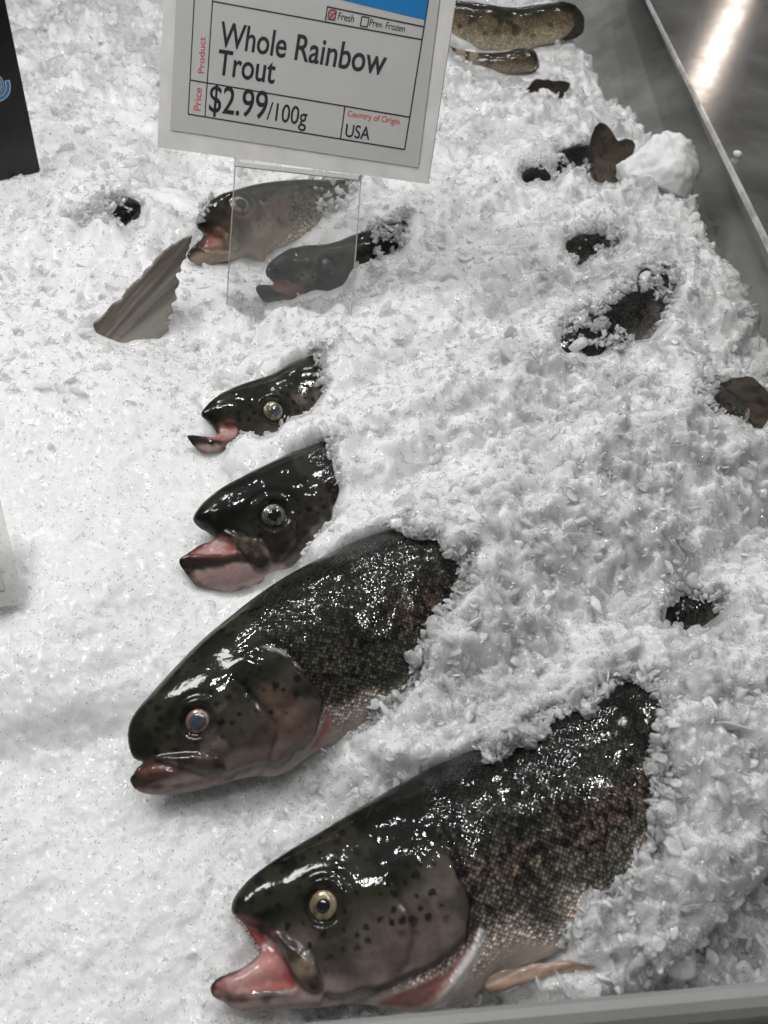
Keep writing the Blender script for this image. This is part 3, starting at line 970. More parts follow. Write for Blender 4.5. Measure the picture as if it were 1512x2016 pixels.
# --- trout behind the clear stand
F5_out = [(385, 446), (392, 428), (408, 402), (425, 386), (462, 374), (512, 361), (585, 354), (658, 356), (760, 350), (860, 300), (960, 250), (1050, 195), (1075, 215),
          (1000, 290), (900, 370), (760, 440), (680, 478), (600, 492), (560, 490), (536, 505), (512, 526), (500, 512), (482, 502), (463, 512), (433, 518), (389, 523), (368, 512), (366, 500), (380, 484), (398, 470), (402, 458), (394, 452)]
make_trout('silvery brown trout with open pink mouth, behind the clear plastic sign stand',
           at(388, 450, 0.040), at(1060, 205, 0.030), 0.2, F5_out, 0.0013,
           speckle=[[(600, 340), (705, 345), (697, 395), (650, 420), (610, 470), (590, 470)]],
           exposed=[[(423, 360), (610, 330), (615, 400), (600, 440), (585, 480), (560, 492), (536, 507), (512, 530), (480, 508), (463, 516), (433, 522), (389, 527), (360, 514), (394, 457), (414, 418)]],
           eye=(459, 416, 21, 0.5, M['iris_yellow'], M['pupil']), seed=5, tone=2.3, flesh=0.7, pale=[(366, 504), (400, 500), (470, 503), (482, 502), (463, 514), (433, 520), (389, 525)],
           mouth=[(385, 495), (405, 470), (400, 456), (415, 462), (435, 482), (460, 500), (430, 505)],
           maxilla=[(412, 448), (440, 470), (465, 492), (455, 505), (436, 484)],
           gill=[(545, 400), (560, 430), (562, 455), (548, 480), (520, 500)], spots=0.7, tan=0.45,
           pink=[(500, 500), (540, 490), (555, 492), (536, 505), (512, 526)],
           fins=[(([(1030, 187), (1050, 153), (1084, 155), (1130, 163), (1106, 186), (1119, 207), (1106, 226), (1075, 222), (1058, 239), (1036, 224)], (1030, 205), 0.0, *BROWN), 'tail_fin')])
# --- black trout in front of it
F6_out = [(522, 541), (524, 524), (539, 508), (565, 491), (598, 484), (632, 483), (665, 476), (690, 464), (716, 456), (764, 440), (800, 428), (900, 395), (1000, 355), (1090, 300), (1160, 275),
          (1175, 325), (1120, 380), (1020, 440), (900, 505), (764, 560), (690, 595), (620, 608), (560, 605), (539, 594), (522, 598), (507, 582), (501, 570), (504, 561), (516, 560), (530, 562), (541, 558), (534, 550)]
make_trout('black trout head with dark eye, poking out of ice below the sign stand',
           at(523, 540, 0.034), at(1160, 300, 0.036), 0.2, F6_out, 0.0013,
           exposed=[[(480, 570), (510, 500), (600, 465), (690, 450), (720, 445), (730, 500), (700, 512), (691, 535), (685, 568), (645, 574), (600, 582), (560, 592), (530, 600), (490, 600)],
                    [(1093, 300), (1150, 275), (1170, 240), (1215, 240), (1255, 270), (1240, 325), (1220, 362), (1160, 362), (1162, 319)]],
           speckle=[[(700, 450), (764, 430), (810, 430), (800, 500), (764, 508), (700, 514)], [(1005, 330), (1060, 320), (1140, 345), (1120, 370), (1040, 365)]],
           eye=(631, 534, 15, 0.5, M['iris_dark'], M['pupil']), seed=6, tone=0.5, spots=0.4, flesh=0.35,
           mouth=[(536, 552), (556, 556), (590, 580), (575, 592), (545, 580), (528, 566)],
           lips=[(500, 566), (530, 562), (545, 580), (530, 596), (508, 586)], head=0.08,
           olive=((0.006, 0.006, 0.006), 0.7),
           fins=[(([(1157, 300), (1160, 280), (1170, 246), (1188, 239), (1209, 258), (1216, 280), (1235, 272), (1254, 284), (1240, 320), (1219, 360), (1196, 357), (1166, 360), (1160, 325)], (1150, 310), 0.0, (0.07, 0.05, 0.034), (0.022, 0.02, 0.014), (0.12, 0.088, 0.06)), 'tail_fin')])
# --- top trout, tail end beside the steel wall
make_trout('bare tan trout tail end with pinkish side, by the steel side behind the price sign',
           at(820, 30, 0.040), at(1130, 45, 0.036), 0.2,
           [(760, 10), (830, -6), (894, 0), (946, 6), (1011, 17), (1054, 9), (1101, 4), (1127, 17), (1140, 37), (1136, 65), (1101, 82), (1063, 92), (1024, 104), (946, 108), (916, 96), (840, 80), (760, 60)], 0.0018,
           exposed=[[(780, -60), (1180, -60), (1150, 70), (1101, 86), (1063, 93), (1024, 103), (946, 106), (916, 90), (880, 65), (780, 60)]],
           seed=7, tone=1.2, spots=0.5, tan=0.75,
           fins=[(([(1078, 20), (1090, 2), (1128, 6), (1150, 36), (1146, 70), (1112, 84), (1090, 76), (1085, 50)], (1070, 50), 0.004, *DARK), 'tail_fin')])
make_trout('brown trout tail just below the bare tan trout, mostly under ice',
           at(880, 96, 0.026), at(1060, 120, 0.030), 0.2,
           [(860, 84), (933, 104), (989, 104), (1030, 92), (1054, 103), (1063, 129), (1045, 143), (989, 150), (940, 140), (870, 120)], 0.0018,
           exposed=[[(885, 85), (933, 102), (989, 100), (1030, 88), (1060, 100), (1070, 135), (1045, 148), (989, 150), (960, 134), (920, 118), (885, 100)]],
           seed=8, tone=0.9, tan=0.3, olive=((0.035, 0.028, 0.018), 0.75),
           fins=[(([(1000, 108), (1030, 90), (1056, 101), (1066, 130), (1046, 146), (1010, 146)], (990, 125), 0.0, *BROWN), 'tail_fin')])
make_trout('nearly buried trout, wet black patches showing through ice left of the upright tail fin',
           at(290, 420, 0.028), at(120, 440, 0.026), 0.25,
           [(284, 410), (278, 400), (262, 390), (240, 388), (200, 392), (150, 402), (90, 420), (90, 480), (150, 490), (210, 486), (250, 478), (276, 450), (283, 430)], 0.0016,
           exposed=[[(258, 392), (276, 398), (282, 438), (268, 440)]],
           speckle=[[(165, 425), (215, 392), (262, 388), (282, 405), (285, 445), (240, 490), (190, 470), (130, 468)]],
           seed=9, tone=0.3, spots=0.3, olive=((0.006, 0.006, 0.006), 0.8))
make_trout('buried trout showing only a dark scaly patch right of the bloodshot-eyed trout',
           at(1270, 1215, 0.016), at(1500, 1180, 0.016), 0.6,
           [(1240, 1210), (1300, 1175), (1360, 1150), (1430, 1150), (1500, 1170), (1500, 1230), (1430, 1250), (1350, 1260), (1280, 1245)], 0.0012,
           exposed=[[(1335, 1205), (1350, 1180), (1385, 1185), (1360, 1225)]],
           speckle=[[(1295, 1205), (1339, 1162), (1423, 1175), (1425, 1215), (1355, 1248), (1310, 1235)]],
           seed=10, tone=0.6, olive=((0.008, 0.009, 0.008), 0.92))
add_teeth(*R1, [(461, 1808), (480, 1826), (490, 1844), (500, 1860), (511, 1874)], -0.006, 17, 0.0012, 1)
add_teeth(*R1, [(510, 1880), (495, 1893), (469, 1911), (449, 1917), (424, 1930)], -0.007, 12, 0.0009, 2)
# --- upright tail fin
pl = Plane2D(at(210, 660, 0.02), at(330, 650, 0.02), 0.15)
rt = empty('rainbow_trout', pl.matrix())
tag(rt, 'buried trout with only its grey brown tail fin standing up out of the ice', 'trout', 'whole trout in the ice')
make_fin(rt, pl, ([(120, 700), (158, 664), (188, 634), (242, 578), (291, 525), (330, 486), (352, 473), (380, 463), (372, 482), (378, 484), (362, 503), (366, 508), (352, 524), (358, 530), (347, 545), (354, 560), (344, 572), (352, 584), (336, 600), (346, 612), (326, 626), (335, 640), (325, 660), (290, 705)], (30, 860), 0.0, (0.19, 0.17, 0.135), (0.05, 0.042, 0.028), (0.45, 0.42, 0.38)), 'tail_fin', 0.0009, 12)

# ------------------------------------------------------------------ counter: steel wall and ledge, front rail
def quadstrip(name, rows, mat, parent=None, smooth=False):
    V = np.array([p for r in rows for p in r])
    n = len(rows[0])
    Fq = []
    for i in range(len(rows) - 1):
        for k in range(n - 1):
            Fq.append((i * n + k, i * n + k + 1, (i + 1) * n + k + 1, (i + 1) * n + k))
    return add(name, mesh_np(name, V, np.array(Fq), mat, smooth), parent)


def steel(name, rough, col, sc, brush=(1, 1, 1), bump=0.25, metal=1.0):
    t = NT(name)
    tc = t.n('ShaderNodeTexCoord')
    mp = t.n('ShaderNodeMapping')
    mp.inputs['Scale'].default_value = brush
    t.l(tc.outputs['Object'], mp.inputs['Vector'])
    nz = t.n('ShaderNodeTexNoise', i_Scale=sc, i_Detail=6.0, i_Roughness=0.6)
    t.l(mp.outputs[0], nz.inputs['Vector'])
    t.l(t.ramp(nz.outputs['Fac'], [(0.36, tuple(c * 0.5 for c in col)), (0.66, tuple(min(1, c * 1.25) for c in col))]), t.b.inputs['Base Color'])
    t.l(t.ramp(nz.outputs['Fac'], [(0.3, rough * 1.25), (0.7, rough * 0.8)]), t.b.inputs['Roughness'])
    n2 = t.n('ShaderNodeTexNoise', i_Scale=sc * 9, i_Detail=4.0)
    t.l(mp.outputs[0], n2.inputs['Vector'])
    bp = t.n('ShaderNodeBump', i_Strength=bump, i_Distance=0.0006)
    t.l(n2.outputs['Fac'], bp.inputs['Height'])
    t.l(bp.outputs[0], t.b.inputs['Normal'])
    t.set(Metallic=metal)
    return t.m


M['wall_steel'] = steel('wall_steel', 0.38, (0.66, 0.655, 0.63), 6, bump=0.1, metal=0.7)
M['ledge_steel'] = steel('ledge_steel', 0.2, (0.38, 0.375, 0.36), 14, bump=0.06, metal=0.75)
M['edge_steel'] = steel('edge_steel', 0.4, (0.95, 0.94, 0.92), 30, metal=0.6)
M['rail'] = simple('rail_grey', (0.30, 0.30, 0.295), 0.42, var=0.05, scale=30, bump=0.1)
M['counter'] = simple('counter_beige', (0.44, 0.42, 0.38), 0.5, var=0.05, scale=20)

ZL = 0.085
ea, eb = at(1275, 0, ZL), at(1512, 480, ZL)
ed = norm(ea - eb)
fa, fb = at(1128, 100, 0.0), at(1500, 765, 0.0)
fd = (fa - fb) / np.linalg.norm(fa - fb)
T0, T1 = eb - ed * 0.45, ea + ed * 0.9
B0, B1 = fb - fd * 0.42, fa + fd * 0.9
dz = np.array([0, 0, -0.09])
slope0, slope1 = (B0 - T0) / ZL, (B1 - T1) / ZL
wall = empty('steel_tray_side')
tag(wall, 'dull stainless steel side of the display tray with flat polished ledge, on the right', 'tray side')
lx = norm(np.cross(ed, [0, 0, 1.0]))
quadstrip('side_panel', [[T0 + lx * 0.001, B0 + slope0 * 0.06], [T1 + lx * 0.001, B1 + slope1 * 0.06]], M['wall_steel'], wall)
up = np.array([0, 0, 1.0])
quadstrip('folded_edge', [[T0 - lx * 0.0015 - up * .002, T0 - lx * 0.0012 + up * 0.0014, T0 + lx * 0.0012 + up * 0.0014, T0 + lx * 0.0018 - up * 0.001], [T1 - lx * 0.0015 - up * .002, T1 - lx * 0.0012 + up * 0.0014, T1 + lx * 0.0012 + up * 0.0014, T1 + lx * 0.0018 - up * 0.001]], M['edge_steel'], wall)
quadstrip('ledge', [[T0 + lx * 0.0014 - up * 0.0005, T0 + lx * 0.9 - up * 0.0005], [T1 + lx * 0.0014 - up * 0.0005, T1 + lx * 0.9 - up * 0.0005]], M['ledge_steel'], wall)

# warm tube lamp whose mirror image is the bright streak on the ledge
def mirror_point(px, py, dist):
    p = at(px, py, ZL)
    d = norm(p - CP)
    d[2] = -d[2]
    return p + d * dist


ma, mb = mirror_point(1350, 225, 1.1), mirror_point(1478, -40, 1.25)
mid = (ma + mb) / 2
tl = bpy.data.lights.new('tube_lamp', 'AREA')
tl.shape = 'RECTANGLE'
tl.size, tl.size_y = float(np.linalg.norm(mb - ma)), 0.022
tl.energy = 0.8
tl.color = (1.0, 0.84, 0.74)
to = bpy.data.objects.new('tube_lamp', tl)
COL.objects.link(to)
ax = Vector(norm(mb - ma))
zz = Vector(norm(mid - at(1400, 100, ZL)))
zz = (zz - zz.dot(ax) * ax).normalized()
yy = zz.cross(ax)
to.matrix_world = Matrix(((ax[0], yy[0], zz[0], mid[0]), (ax[1], yy[1], zz[1], mid[1]), (ax[2], yy[2], zz[2], mid[2]), (0, 0, 0, 1)))

# front rail: rounded bar with beige counter in front
ZR = 0.075
ra, rb = at(700, 2002, ZR), at(1512, 1929, ZR)
rd = norm(rb - ra)
rn = np.array([rd[1], -rd[0], 0.0])           # towards the viewer
if rn[1] > 0:
    rn = -rn
r0, r1 = ra - rd * 0.35, rb + rd * 0.06
prof = [(0.003, -0.09), (0.0, -0.012), (0.0, -0.002), (0.0015, 0.0), (0.004, 0.0008), (0.0065, 0.0), (0.0085, -0.0018), (0.009, -0.006), (0.009, -0.09)]
quadstrip('front_rail', [[r0 + rn * a + up * b for a, b in prof], [r1 + rn * a + up * b for a, b in prof]], M['rail'], smooth=False)
tag(bpy.data.objects['front_rail'], 'plain grey rail running along the front of the ice tray', 'rail')
c0, c1 = r0 + rn * 0.0095 - up * 0.012, r1 + rn * 0.0095 - up * 0.012
o = quadstrip('counter_top', [[c0, c0 + rn * 0.3], [c1, c1 + rn * 0.3]], M['counter'])
o['kind'] = 'structure'

# ------------------------------------------------------------------ ice bed
gx = np.concatenate([np.arange(-700, -120, 12.0), np.arange(-120, 1640, 4.0), np.arange(1640, 1800, 10.0)])
gy = np.concatenate([np.arange(-45, 2140, 4.0), np.arange(2140, 2700, 14.0)])
GX, GY = np.meshgrid(gx, gy)
G = at(GX, GY, 0.0)
ny, nx = GX.shape
P2 = G[..., :2]
cell = np.linalg.norm(np.roll(G, -1, 1) - G, axis=-1)
cell[:, -1] = cell[:, -2]
far = sstep(0.35, 1.0, P2[..., 1])
rightside = sstep(-0.06, 0.06, P2[..., 0] - 0.10 * P2[..., 1])
coarse = np.clip(0.25 + 0.65 * np.maximum(rightside, far), 0, 1)
H = 0.019 + 0.006 * fbm(P2, 14, 2, 1) + (0.0035 * fbm(P2, 55, 2, 2) + 0.0016 * fbm(P2, 190, 2, 3)) * coarse + 0.0006 * fbm(P2, 500, 2, 4)
WP = P2 + 0.0016 * np.stack([fbm(P2, 130, 2, 41), fbm(P2, 130, 2, 42)], -1)
FL = 0.95 * (flakes(WP, 0.0085, 50, 0.55, 0.4) * (1 - far) + 1.5 * flakes(WP, 0.014, 60, 0.6, 0.45) * far) * coarse
FL = FL + flakes(WP, 0.0042, 70, 0.55, 0.3) * (0.22 + 0.55 * coarse) * (1 + 0.2 * far) + 0.45 * flakes(WP, 0.0024, 80, 0.5, 0.4) * (1 - far)
# gentle step of packed ice at the left, and a lower hollow at the far right
H = H + 0.010 * sstep(1490, 1400, GY - 0.16 * (300 - GX)) * sstep(420, 200, GX)


def cellidx(px, py):
    ix = np.clip(np.searchsorted(gx, px), 1, nx - 1)
    ix = np.where(np.abs(gx[ix - 1] - px) < np.abs(gx[ix] - px), ix - 1, ix)
    iy = np.clip(np.searchsorted(gy, py), 1, ny - 1)
    iy = np.where(np.abs(gy[iy - 1] - py) < np.abs(gy[iy] - py), iy - 1, iy)
    return iy, ix


MS = 4
mw, mh = int(PW / MS) + 160, int(PH / MS) + 160     # fish-visible mask, padded by 80
MD = np.full((mh, mw), -1.0)
SP = np.zeros((mh, mw), bool)
cov = np.full((ny, nx), -9.0)
emax = np.full((ny, nx), -9.0)
nzv = lambda V: noise(V, 95, 77) + 0.6 * noise(V, 260, 78)
fins_np = [(Vw, None, 'fin') for Vw in FIN_PTS]
thin = np.full((ny, nx), -9.0)
for Wv, Wn, exps, specks in FISH_PTS:
    px, py, dep = proj(Wv)
    vis = ((CP - Wv) * Wn).sum(1) > -0.002
    ex = np.zeros(len(Wv), bool)          # bare of any ice
    wide_ex = np.zeros(len(Wv), bool)     # bare, or under a thin clear crust only
    k_ = np.clip(0.42 / dep, 0.4, 1)
    j = 11 * np.stack([fbm(Wv, 90, 3, 5), fbm(Wv, 90, 3, 6)], 1) * k_[:, None]
    for p in exps:
        near = (px > p[:, 0].min() - 60) & (px < p[:, 0].max() + 60) & (py > p[:, 1].min() - 60) & (py < p[:, 1].max() + 60)
        sd = np.full(len(Wv), -99.0)
        sd[near] = sdpoly(px[near] + j[near, 0], py[near] + j[near, 1], p)
        ex |= sd > 0
        wide_ex |= sd > -(14 + 26 * np.clip(fbm(Wv, 60, 2, 8) + 0.1, -0.4, 1)) * k_
    for p in specks:
        q = inpoly(px, py, p)
        wide_ex |= q
        ex |= q & (nzv(Wv) > 0.32)
    qx, qy, _ = proj(np.concatenate([Wv[:, :2], np.zeros((len(Wv), 1))], 1))
    iy, ix = cellidx(qx, qy)
    inside = (qx > gx[0]) & (qx < gx[-1]) & (qy > gy[0]) & (qy < gy[-1])
    a = ~wide_ex & inside & (Wn[:, 2] > -0.3)
    np.maximum.at(cov, (iy[a], ix[a]), Wv[a, 2] + 0.0080)
    a = wide_ex & inside & vis
    np.maximum.at(emax, (iy[a], ix[a]), Wv[a, 2])
    a = wide_ex & ~ex & inside & vis
    np.maximum.at(thin, (iy[a], ix[a]), Wv[a, 2])
    a = ex & vis
    mx, my = (px[a] / MS + 80).astype(int), (py[a] / MS + 80).astype(int)
    ok = (mx > 0) & (mx < mw - 1) & (my > 0) & (my < mh - 1)
    for dx in (0, 1):
        for dy in (0, 1):
            np.maximum.at(MD, (my[ok] + dy, mx[ok] + dx), dep[a][ok])
for Vw in FIN_PTS:
    px, py, dep = proj(Vw)
    z_ok = Vw[:, 2] > 0.012
    mx, my = (px / MS + 80).astype(int), (py / MS + 80).astype(int)
    ok = (mx > 0) & (mx < mw - 1) & (my > 0) & (my < mh - 1)
    ee = np.zeros(len(Vw), bool)
    for _, _, exps, _ in FISH_PTS:
        for p in exps:
            ee |= inpoly(px, py, p)
    for _, _, _, specks in FISH_PTS:
        for p in specks:
            ee |= inpoly(px, py, p) & (nzv(Vw) > 0.1)
    ee |= (px < 400) & (py > 455) & (py < 690) & (py < 665 + 12 * noise(Vw, 60, 3))
    ok &= ee
    np.maximum.at(MD, (my[ok], mx[ok]), dep[ok])
    np.maximum.at(MD, (my[ok] + 1, mx[ok]), dep[ok])

# spread the covering ice outwards from the buried bodies at a natural slope
def maxf(a):
    return np.maximum.reduce([a, np.roll(a, 1, 0), np.roll(a, -1, 0), np.roll(a, 1, 1), np.roll(a, -1, 1)])


cov = maxf(cov)
for it in range(46):
    cov = np.maximum(cov, maxf(cov) - cell * (0.42 + 0.3 * noise(P2, 40, 9)))
pits = sstep(0.15, 0.6, fbm(WP, 62, 3, 95)) * coarse
H = H + FL - 0.004 * pits
covr = cov + FL - 0.003 * pits + 0.0035 * fbm(P2, 70, 2, 12) + 0.0015 * fbm(P2, 220, 2, 13)
k = 0.004
d = np.clip(0.5 + 0.5 * (covr - H) / k, 0, 1)
H = H * (1 - d) + covr * d + k * d * (1 - d)
thn = maxf(thin) > -5
H = np.where(emax > -5, np.minimum(H, np.where(thn, emax - 0.0010 + 0.0024 * fbm(P2, 150, 2, 91), emax - 0.005)), H)


def hidden_by(Hc):
    q = np.stack([G[..., 0], G[..., 1], Hc], -1)
    px, py, dep = proj(q)
    mx = np.clip((px / MS + 80).astype(int), 0, mw - 1)
    my = np.clip((py / MS + 80).astype(int), 0, mh - 1)
    m = MD[my, mx]
    return (m > 0) & (dep < m - 0.001)


H_before = H.copy()
for it in range(26):
    bad = hidden_by(H) | hidden_by(H - 0.004)
    H = np.where(bad, H - 0.0025, H)
minf = lambda a: -maxf(-a)
dug = maxf(maxf(maxf((H_before - H > 1e-5).astype(float)))) > 0
H = np.where(dug, np.minimum(H, maxf(maxf(minf(minf(H))))), H)
H = np.where(dug, blur2(H, 4), H)
H = np.where(maxf(maxf(maxf(thn.astype(float)))) > 0, blur2(H, 3) + 0.0005 * fbm(P2, 400, 2, 97), H)
# ice stops at the steel side
bx = np.interp(GY, [-60, 85, 170, 240, 275, 370, 500, 600, 650, 760, 900, 1100], [1040, 1122, 1160, 1208, 1245, 1335, 1368, 1425, 1450, 1500, 1590, 1700])
over = (GX - bx) * cell / np.maximum(cell, 1e-6)
drop = np.maximum(0, over + 10 * noise(P2, 45, 31)) * cell / 4
H = H - drop * 1.6
# ice stops behind the front rail
rs = (P2 - ra[:2]) @ (-rn[:2])
H = np.where(rs < 0.004, np.minimum(H, -0.03), H)
H = np.maximum(H, -0.06)
H = 0.5 * H + 0.5 * blur2(H, 1)
HC = np.maximum(H, maxf(thin))          # where chips come to rest
BV = np.stack([G[..., 0], G[..., 1], H], -1).reshape(-1, 3)
ii = np.arange(ny * nx).reshape(ny, nx)
BQ = np.stack([ii[:-1, :-1], ii[1:, :-1], ii[1:, 1:], ii[:-1, 1:]], -1).reshape(-1, 4)
bed = add('ice_bed', mesh_np('ice_bed', BV, BQ, M['ice']))
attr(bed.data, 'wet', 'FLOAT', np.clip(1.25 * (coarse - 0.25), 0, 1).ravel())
bed['kind'] = 'structure'


# ------------------------------------------------------------------ ice chips
def ico(sub):
    bm = bmesh.new()
    bmesh.ops.create_icosphere(bm, subdivisions=sub, radius=1)
    V = np.array([v.co[:] for v in bm.verts])
    Fq = np.array([[v.index for v in f.verts] for f in bm.faces])
    bm.free()
    return V, Fq


rng = np.random.default_rng(5)


def chip_template(sub, nclip, rough, rs):
    V, Fq = ico(sub)
    V = V * (1 + rough * rs.standard_normal((len(V), 1)))
    for _ in range(nclip):
        n = norm(rs.standard_normal(3))
        dd = rs.uniform(0.35, 0.75)
        s = V @ n
        V = V - np.maximum(s - dd, 0)[:, None] * n
    V = V * np.array([rs.uniform(0.85, 1.25), rs.uniform(0.55, 0.95), rs.uniform(0.18, 0.5)])
    return V, Fq


rs = np.random.default_rng(9)
T_SMALL = [chip_template(1, 3, 0.12, rs) for _ in range(10)]
T_BIG = [chip_template(2, 8, 0.10, rs) for _ in range(14)]
T_HUGE = [chip_template(3, 11, 0.035, rs) for _ in range(8)]


def height_at(px, py):
    fx = np.clip(np.interp(px, gx, np.arange(nx)), 0, nx - 1.001)
    fy = np.clip(np.interp(py, gy, np.arange(ny)), 0, ny - 1.001)
    ix, iy = fx.astype(int), fy.astype(int)
    fx, fy = fx - ix, fy - iy
    return (HC[iy, ix] * (1 - fx) * (1 - fy) + HC[iy, ix + 1] * fx * (1 - fy) + HC[iy + 1, ix] * (1 - fx) * fy + HC[iy + 1, ix + 1] * fx * fy)


def crust_at(px, py):
    ix = np.clip(np.interp(px, gx, np.arange(nx)), 0, nx - 1).astype(int)
    iy = np.clip(np.interp(py, gy, np.arange(ny)), 0, ny - 1).astype(int)
    return THIN[iy, ix]


THIN = maxf(thin) > -5


def rotmats(n, flat):
    q = rng.standard_normal((n, 4))
    q[:, 1:3] *= flat
    q /= np.linalg.norm(q, axis=1)[:, None]
    w, x, y, z = q.T
    return np.stack([np.stack([1 - 2 * (y * y + z * z), 2 * (x * y - z * w), 2 * (x * z + y * w)], -1),
                     np.stack([2 * (x * y + z * w), 1 - 2 * (x * x + z * z), 2 * (y * z - x * w)], -1),
                     np.stack([2 * (x * z - y * w), 2 * (y * z + x * w), 1 - 2 * (x * x + y * y)], -1)], 1)


def scatter(count, med, sig, lift, region, clear, templates, flat, smooth, name, lo=0.0006, hi=0.02, cull=1.0, crust=False, mat='chip'):
    if crust:
        cy, cx = np.nonzero(THIN)
        k = rng.integers(0, len(cx), count)
        px = gx[cx[k]] + rng.uniform(-3, 3, count)
        py = gy[cy[k]] + rng.uniform(-3, 3, count)
    else:
        px = rng.uniform(-330, 1640, count)
        py = rng.uniform(-45, 2150, count)
    keep = rng.uniform(size=count) < region(px, py)
    px, py = px[keep], py[keep]
    g = at(px, py, 0.0)
    z = height_at(px, py)
    n = len(px)
    size = np.clip(med(px, py) * np.exp(sig * rng.standard_normal(n)), lo, hi)
    z = z + size * rng.uniform(lift[0], lift[1], n)
    P = np.stack([g[:, 0], g[:, 1], z], 1)
    qx, qy, dep = proj(P)
    # nothing on bare fish, nothing past the steel side or the rail
    rad = size / dep * FPX / MS * 0.75
    bad = np.zeros(n, bool)
    for a in range(0, 360, 45):
        for f in (0.0, 1.0):
            mx = np.clip((qx / MS + 80 + f * rad * math.cos(math.radians(a))).astype(int), 0, mw - 1)
            my = np.clip((qy / MS + 80 + f * rad * math.sin(math.radians(a))).astype(int), 0, mh - 1)
            m = MD[my, mx]
            bad |= (m > 0) & (dep < m + 0.01) & (rng.uniform(size=n) < (0.97 if f == 0 else 0.05))
    bad &= rng.uniform(size=n) < cull
    bad |= px > np.interp(py, [-60, 85, 170, 240, 275, 370, 500, 600, 650, 760, 900, 1100], [1040, 1122, 1160, 1208, 1245, 1335, 1368, 1425, 1450, 1500, 1590, 1700]) + 6
    bad |= ((P[:, :2] - ra[:2]) @ (-rn[:2])) < 0.003
    P, size, px, py = P[~bad], size[~bad], px[~bad], py[~bad]
    n = len(P)
    Rm = rotmats(n, flat)
    cl = clear(n, px, py)
    cl = np.where(crust_at(px, py), np.clip(0.45 + 0.5 * rng.uniform(size=n), 0, 0.93), cl)
    which = rng.integers(0, len(templates), n)
    VV, FF, CC, off = [], [], [], 0
    for k, (tv, tf) in enumerate(templates):
        m = which == k
        c = m.sum()
        if not c:
            continue
        v = np.einsum('nij,vj->nvi', Rm[m], tv) * size[m][:, None, None] * 0.5 + P[m][:, None, :]
        VV.append(v.reshape(-1, 3))
        FF.append((tf[None] + (np.arange(c) * len(tv))[:, None, None] + off).reshape(-1, 3))
        CC.append(np.repeat(cl[m], len(tv)))
        off += c * len(tv)
    me = mesh_np(name, np.concatenate(VV), np.concatenate(FF), M[mat], smooth)
    attr(me, 'clear', 'FLOAT', np.concatenate(CC))
    o = add(name, me)
    o['kind'] = 'stuff'
    return o


def rgn_coarse(px, py):
    a = np.clip((px - 0.10 * (2016 - py) - 350) / 350, 0, 1)          # right-hand heap
    b = np.clip((980 - py) / 250, 0, 1)                               # far ice
    return np.clip(np.maximum(a, b), 0.0, 1)


def world_scale(px, py):
    return np.clip(at(px, py, 0.0)[:, 1], 0.05, 1.5)


scatter(27000, lambda x, y: 0.0032 + 0.0060 * world_scale(x, y), 0.45, (-0.28, 0.10), lambda x, y: 0.0 + 0.88 * rgn_coarse(x, y),
        lambda n, x, y: np.clip(rng.beta(2.0, 0.9, n), 0.0, 0.97), T_BIG, 0.45, True, 'crushed_ice')
scatter(3600, lambda x, y: 0.0085 + 0.009 * world_scale(x, y), 0.42, (-0.34, 0.0), lambda x, y: 0.9 * rgn_coarse(x, y),
        lambda n, x, y: np.clip(rng.beta(2.0, 0.9, n), 0.0, 0.95), T_HUGE, 0.35, True, 'crushed_ice', hi=0.022)
scatter(64000, lambda x, y: 0.0012 + 0.0020 * world_scale(x, y), 0.4, (-0.3, 0.1), lambda x, y: 0.45 + 0.25 * rgn_coarse(x, y),
        lambda n, x, y: rng.uniform(0.75, 0.97, n), T_SMALL, 0.8, False, 'crushed_ice', hi=0.004, cull=0.985)


# thin clear crust where the heap runs out over the fish
scatter(9000, lambda x, y: 0.0024 + 0.0040 * world_scale(x, y), 0.45, (0.0, 0.45), lambda x, y: np.ones(len(x)),
        lambda n, x, y: rng.uniform(0.3, 0.92, n), T_BIG, 0.6, True, 'crushed_ice', hi=0.012, crust=True)


# ------------------------------------------------------------------ larger single ice pieces
def lump(label, px, py, z, sx, sy, sz, seed, name='ice_lump', rot=0.0, mat='lump', tilt=0.0, clear=0.2, amp=0.10):
    rr = np.random.default_rng(seed)
    V, Fq = ico(5)
    for _ in range(9):
        n = norm(rr.standard_normal(3))
        dd = rr.uniform(0.62, 0.9)
        s = V @ n
        V = V - 0.9 * np.maximum(s - dd, 0)[:, None] * n
    V = V * (1 + amp * fbm(V, 2.2, 3, seed) + 0.05 * fbm(V, 9, 3, seed + 1) + 0.035 * fbm(V, 24, 2, seed + 2))[:, None]
    V = V * np.array([sx, sy, sz]) / 2
    me = mesh_np(name, V, Fq, M[mat])
    attr(me, 'clear', 'FLOAT', np.full(len(V), clear))
    o = add(name, me)
    p = at(px, py, z)
    o.location = Vector(p)
    o.rotation_euler = (tilt, 0.15, rot)
    tag(o, label, 'ice lump')
    return o


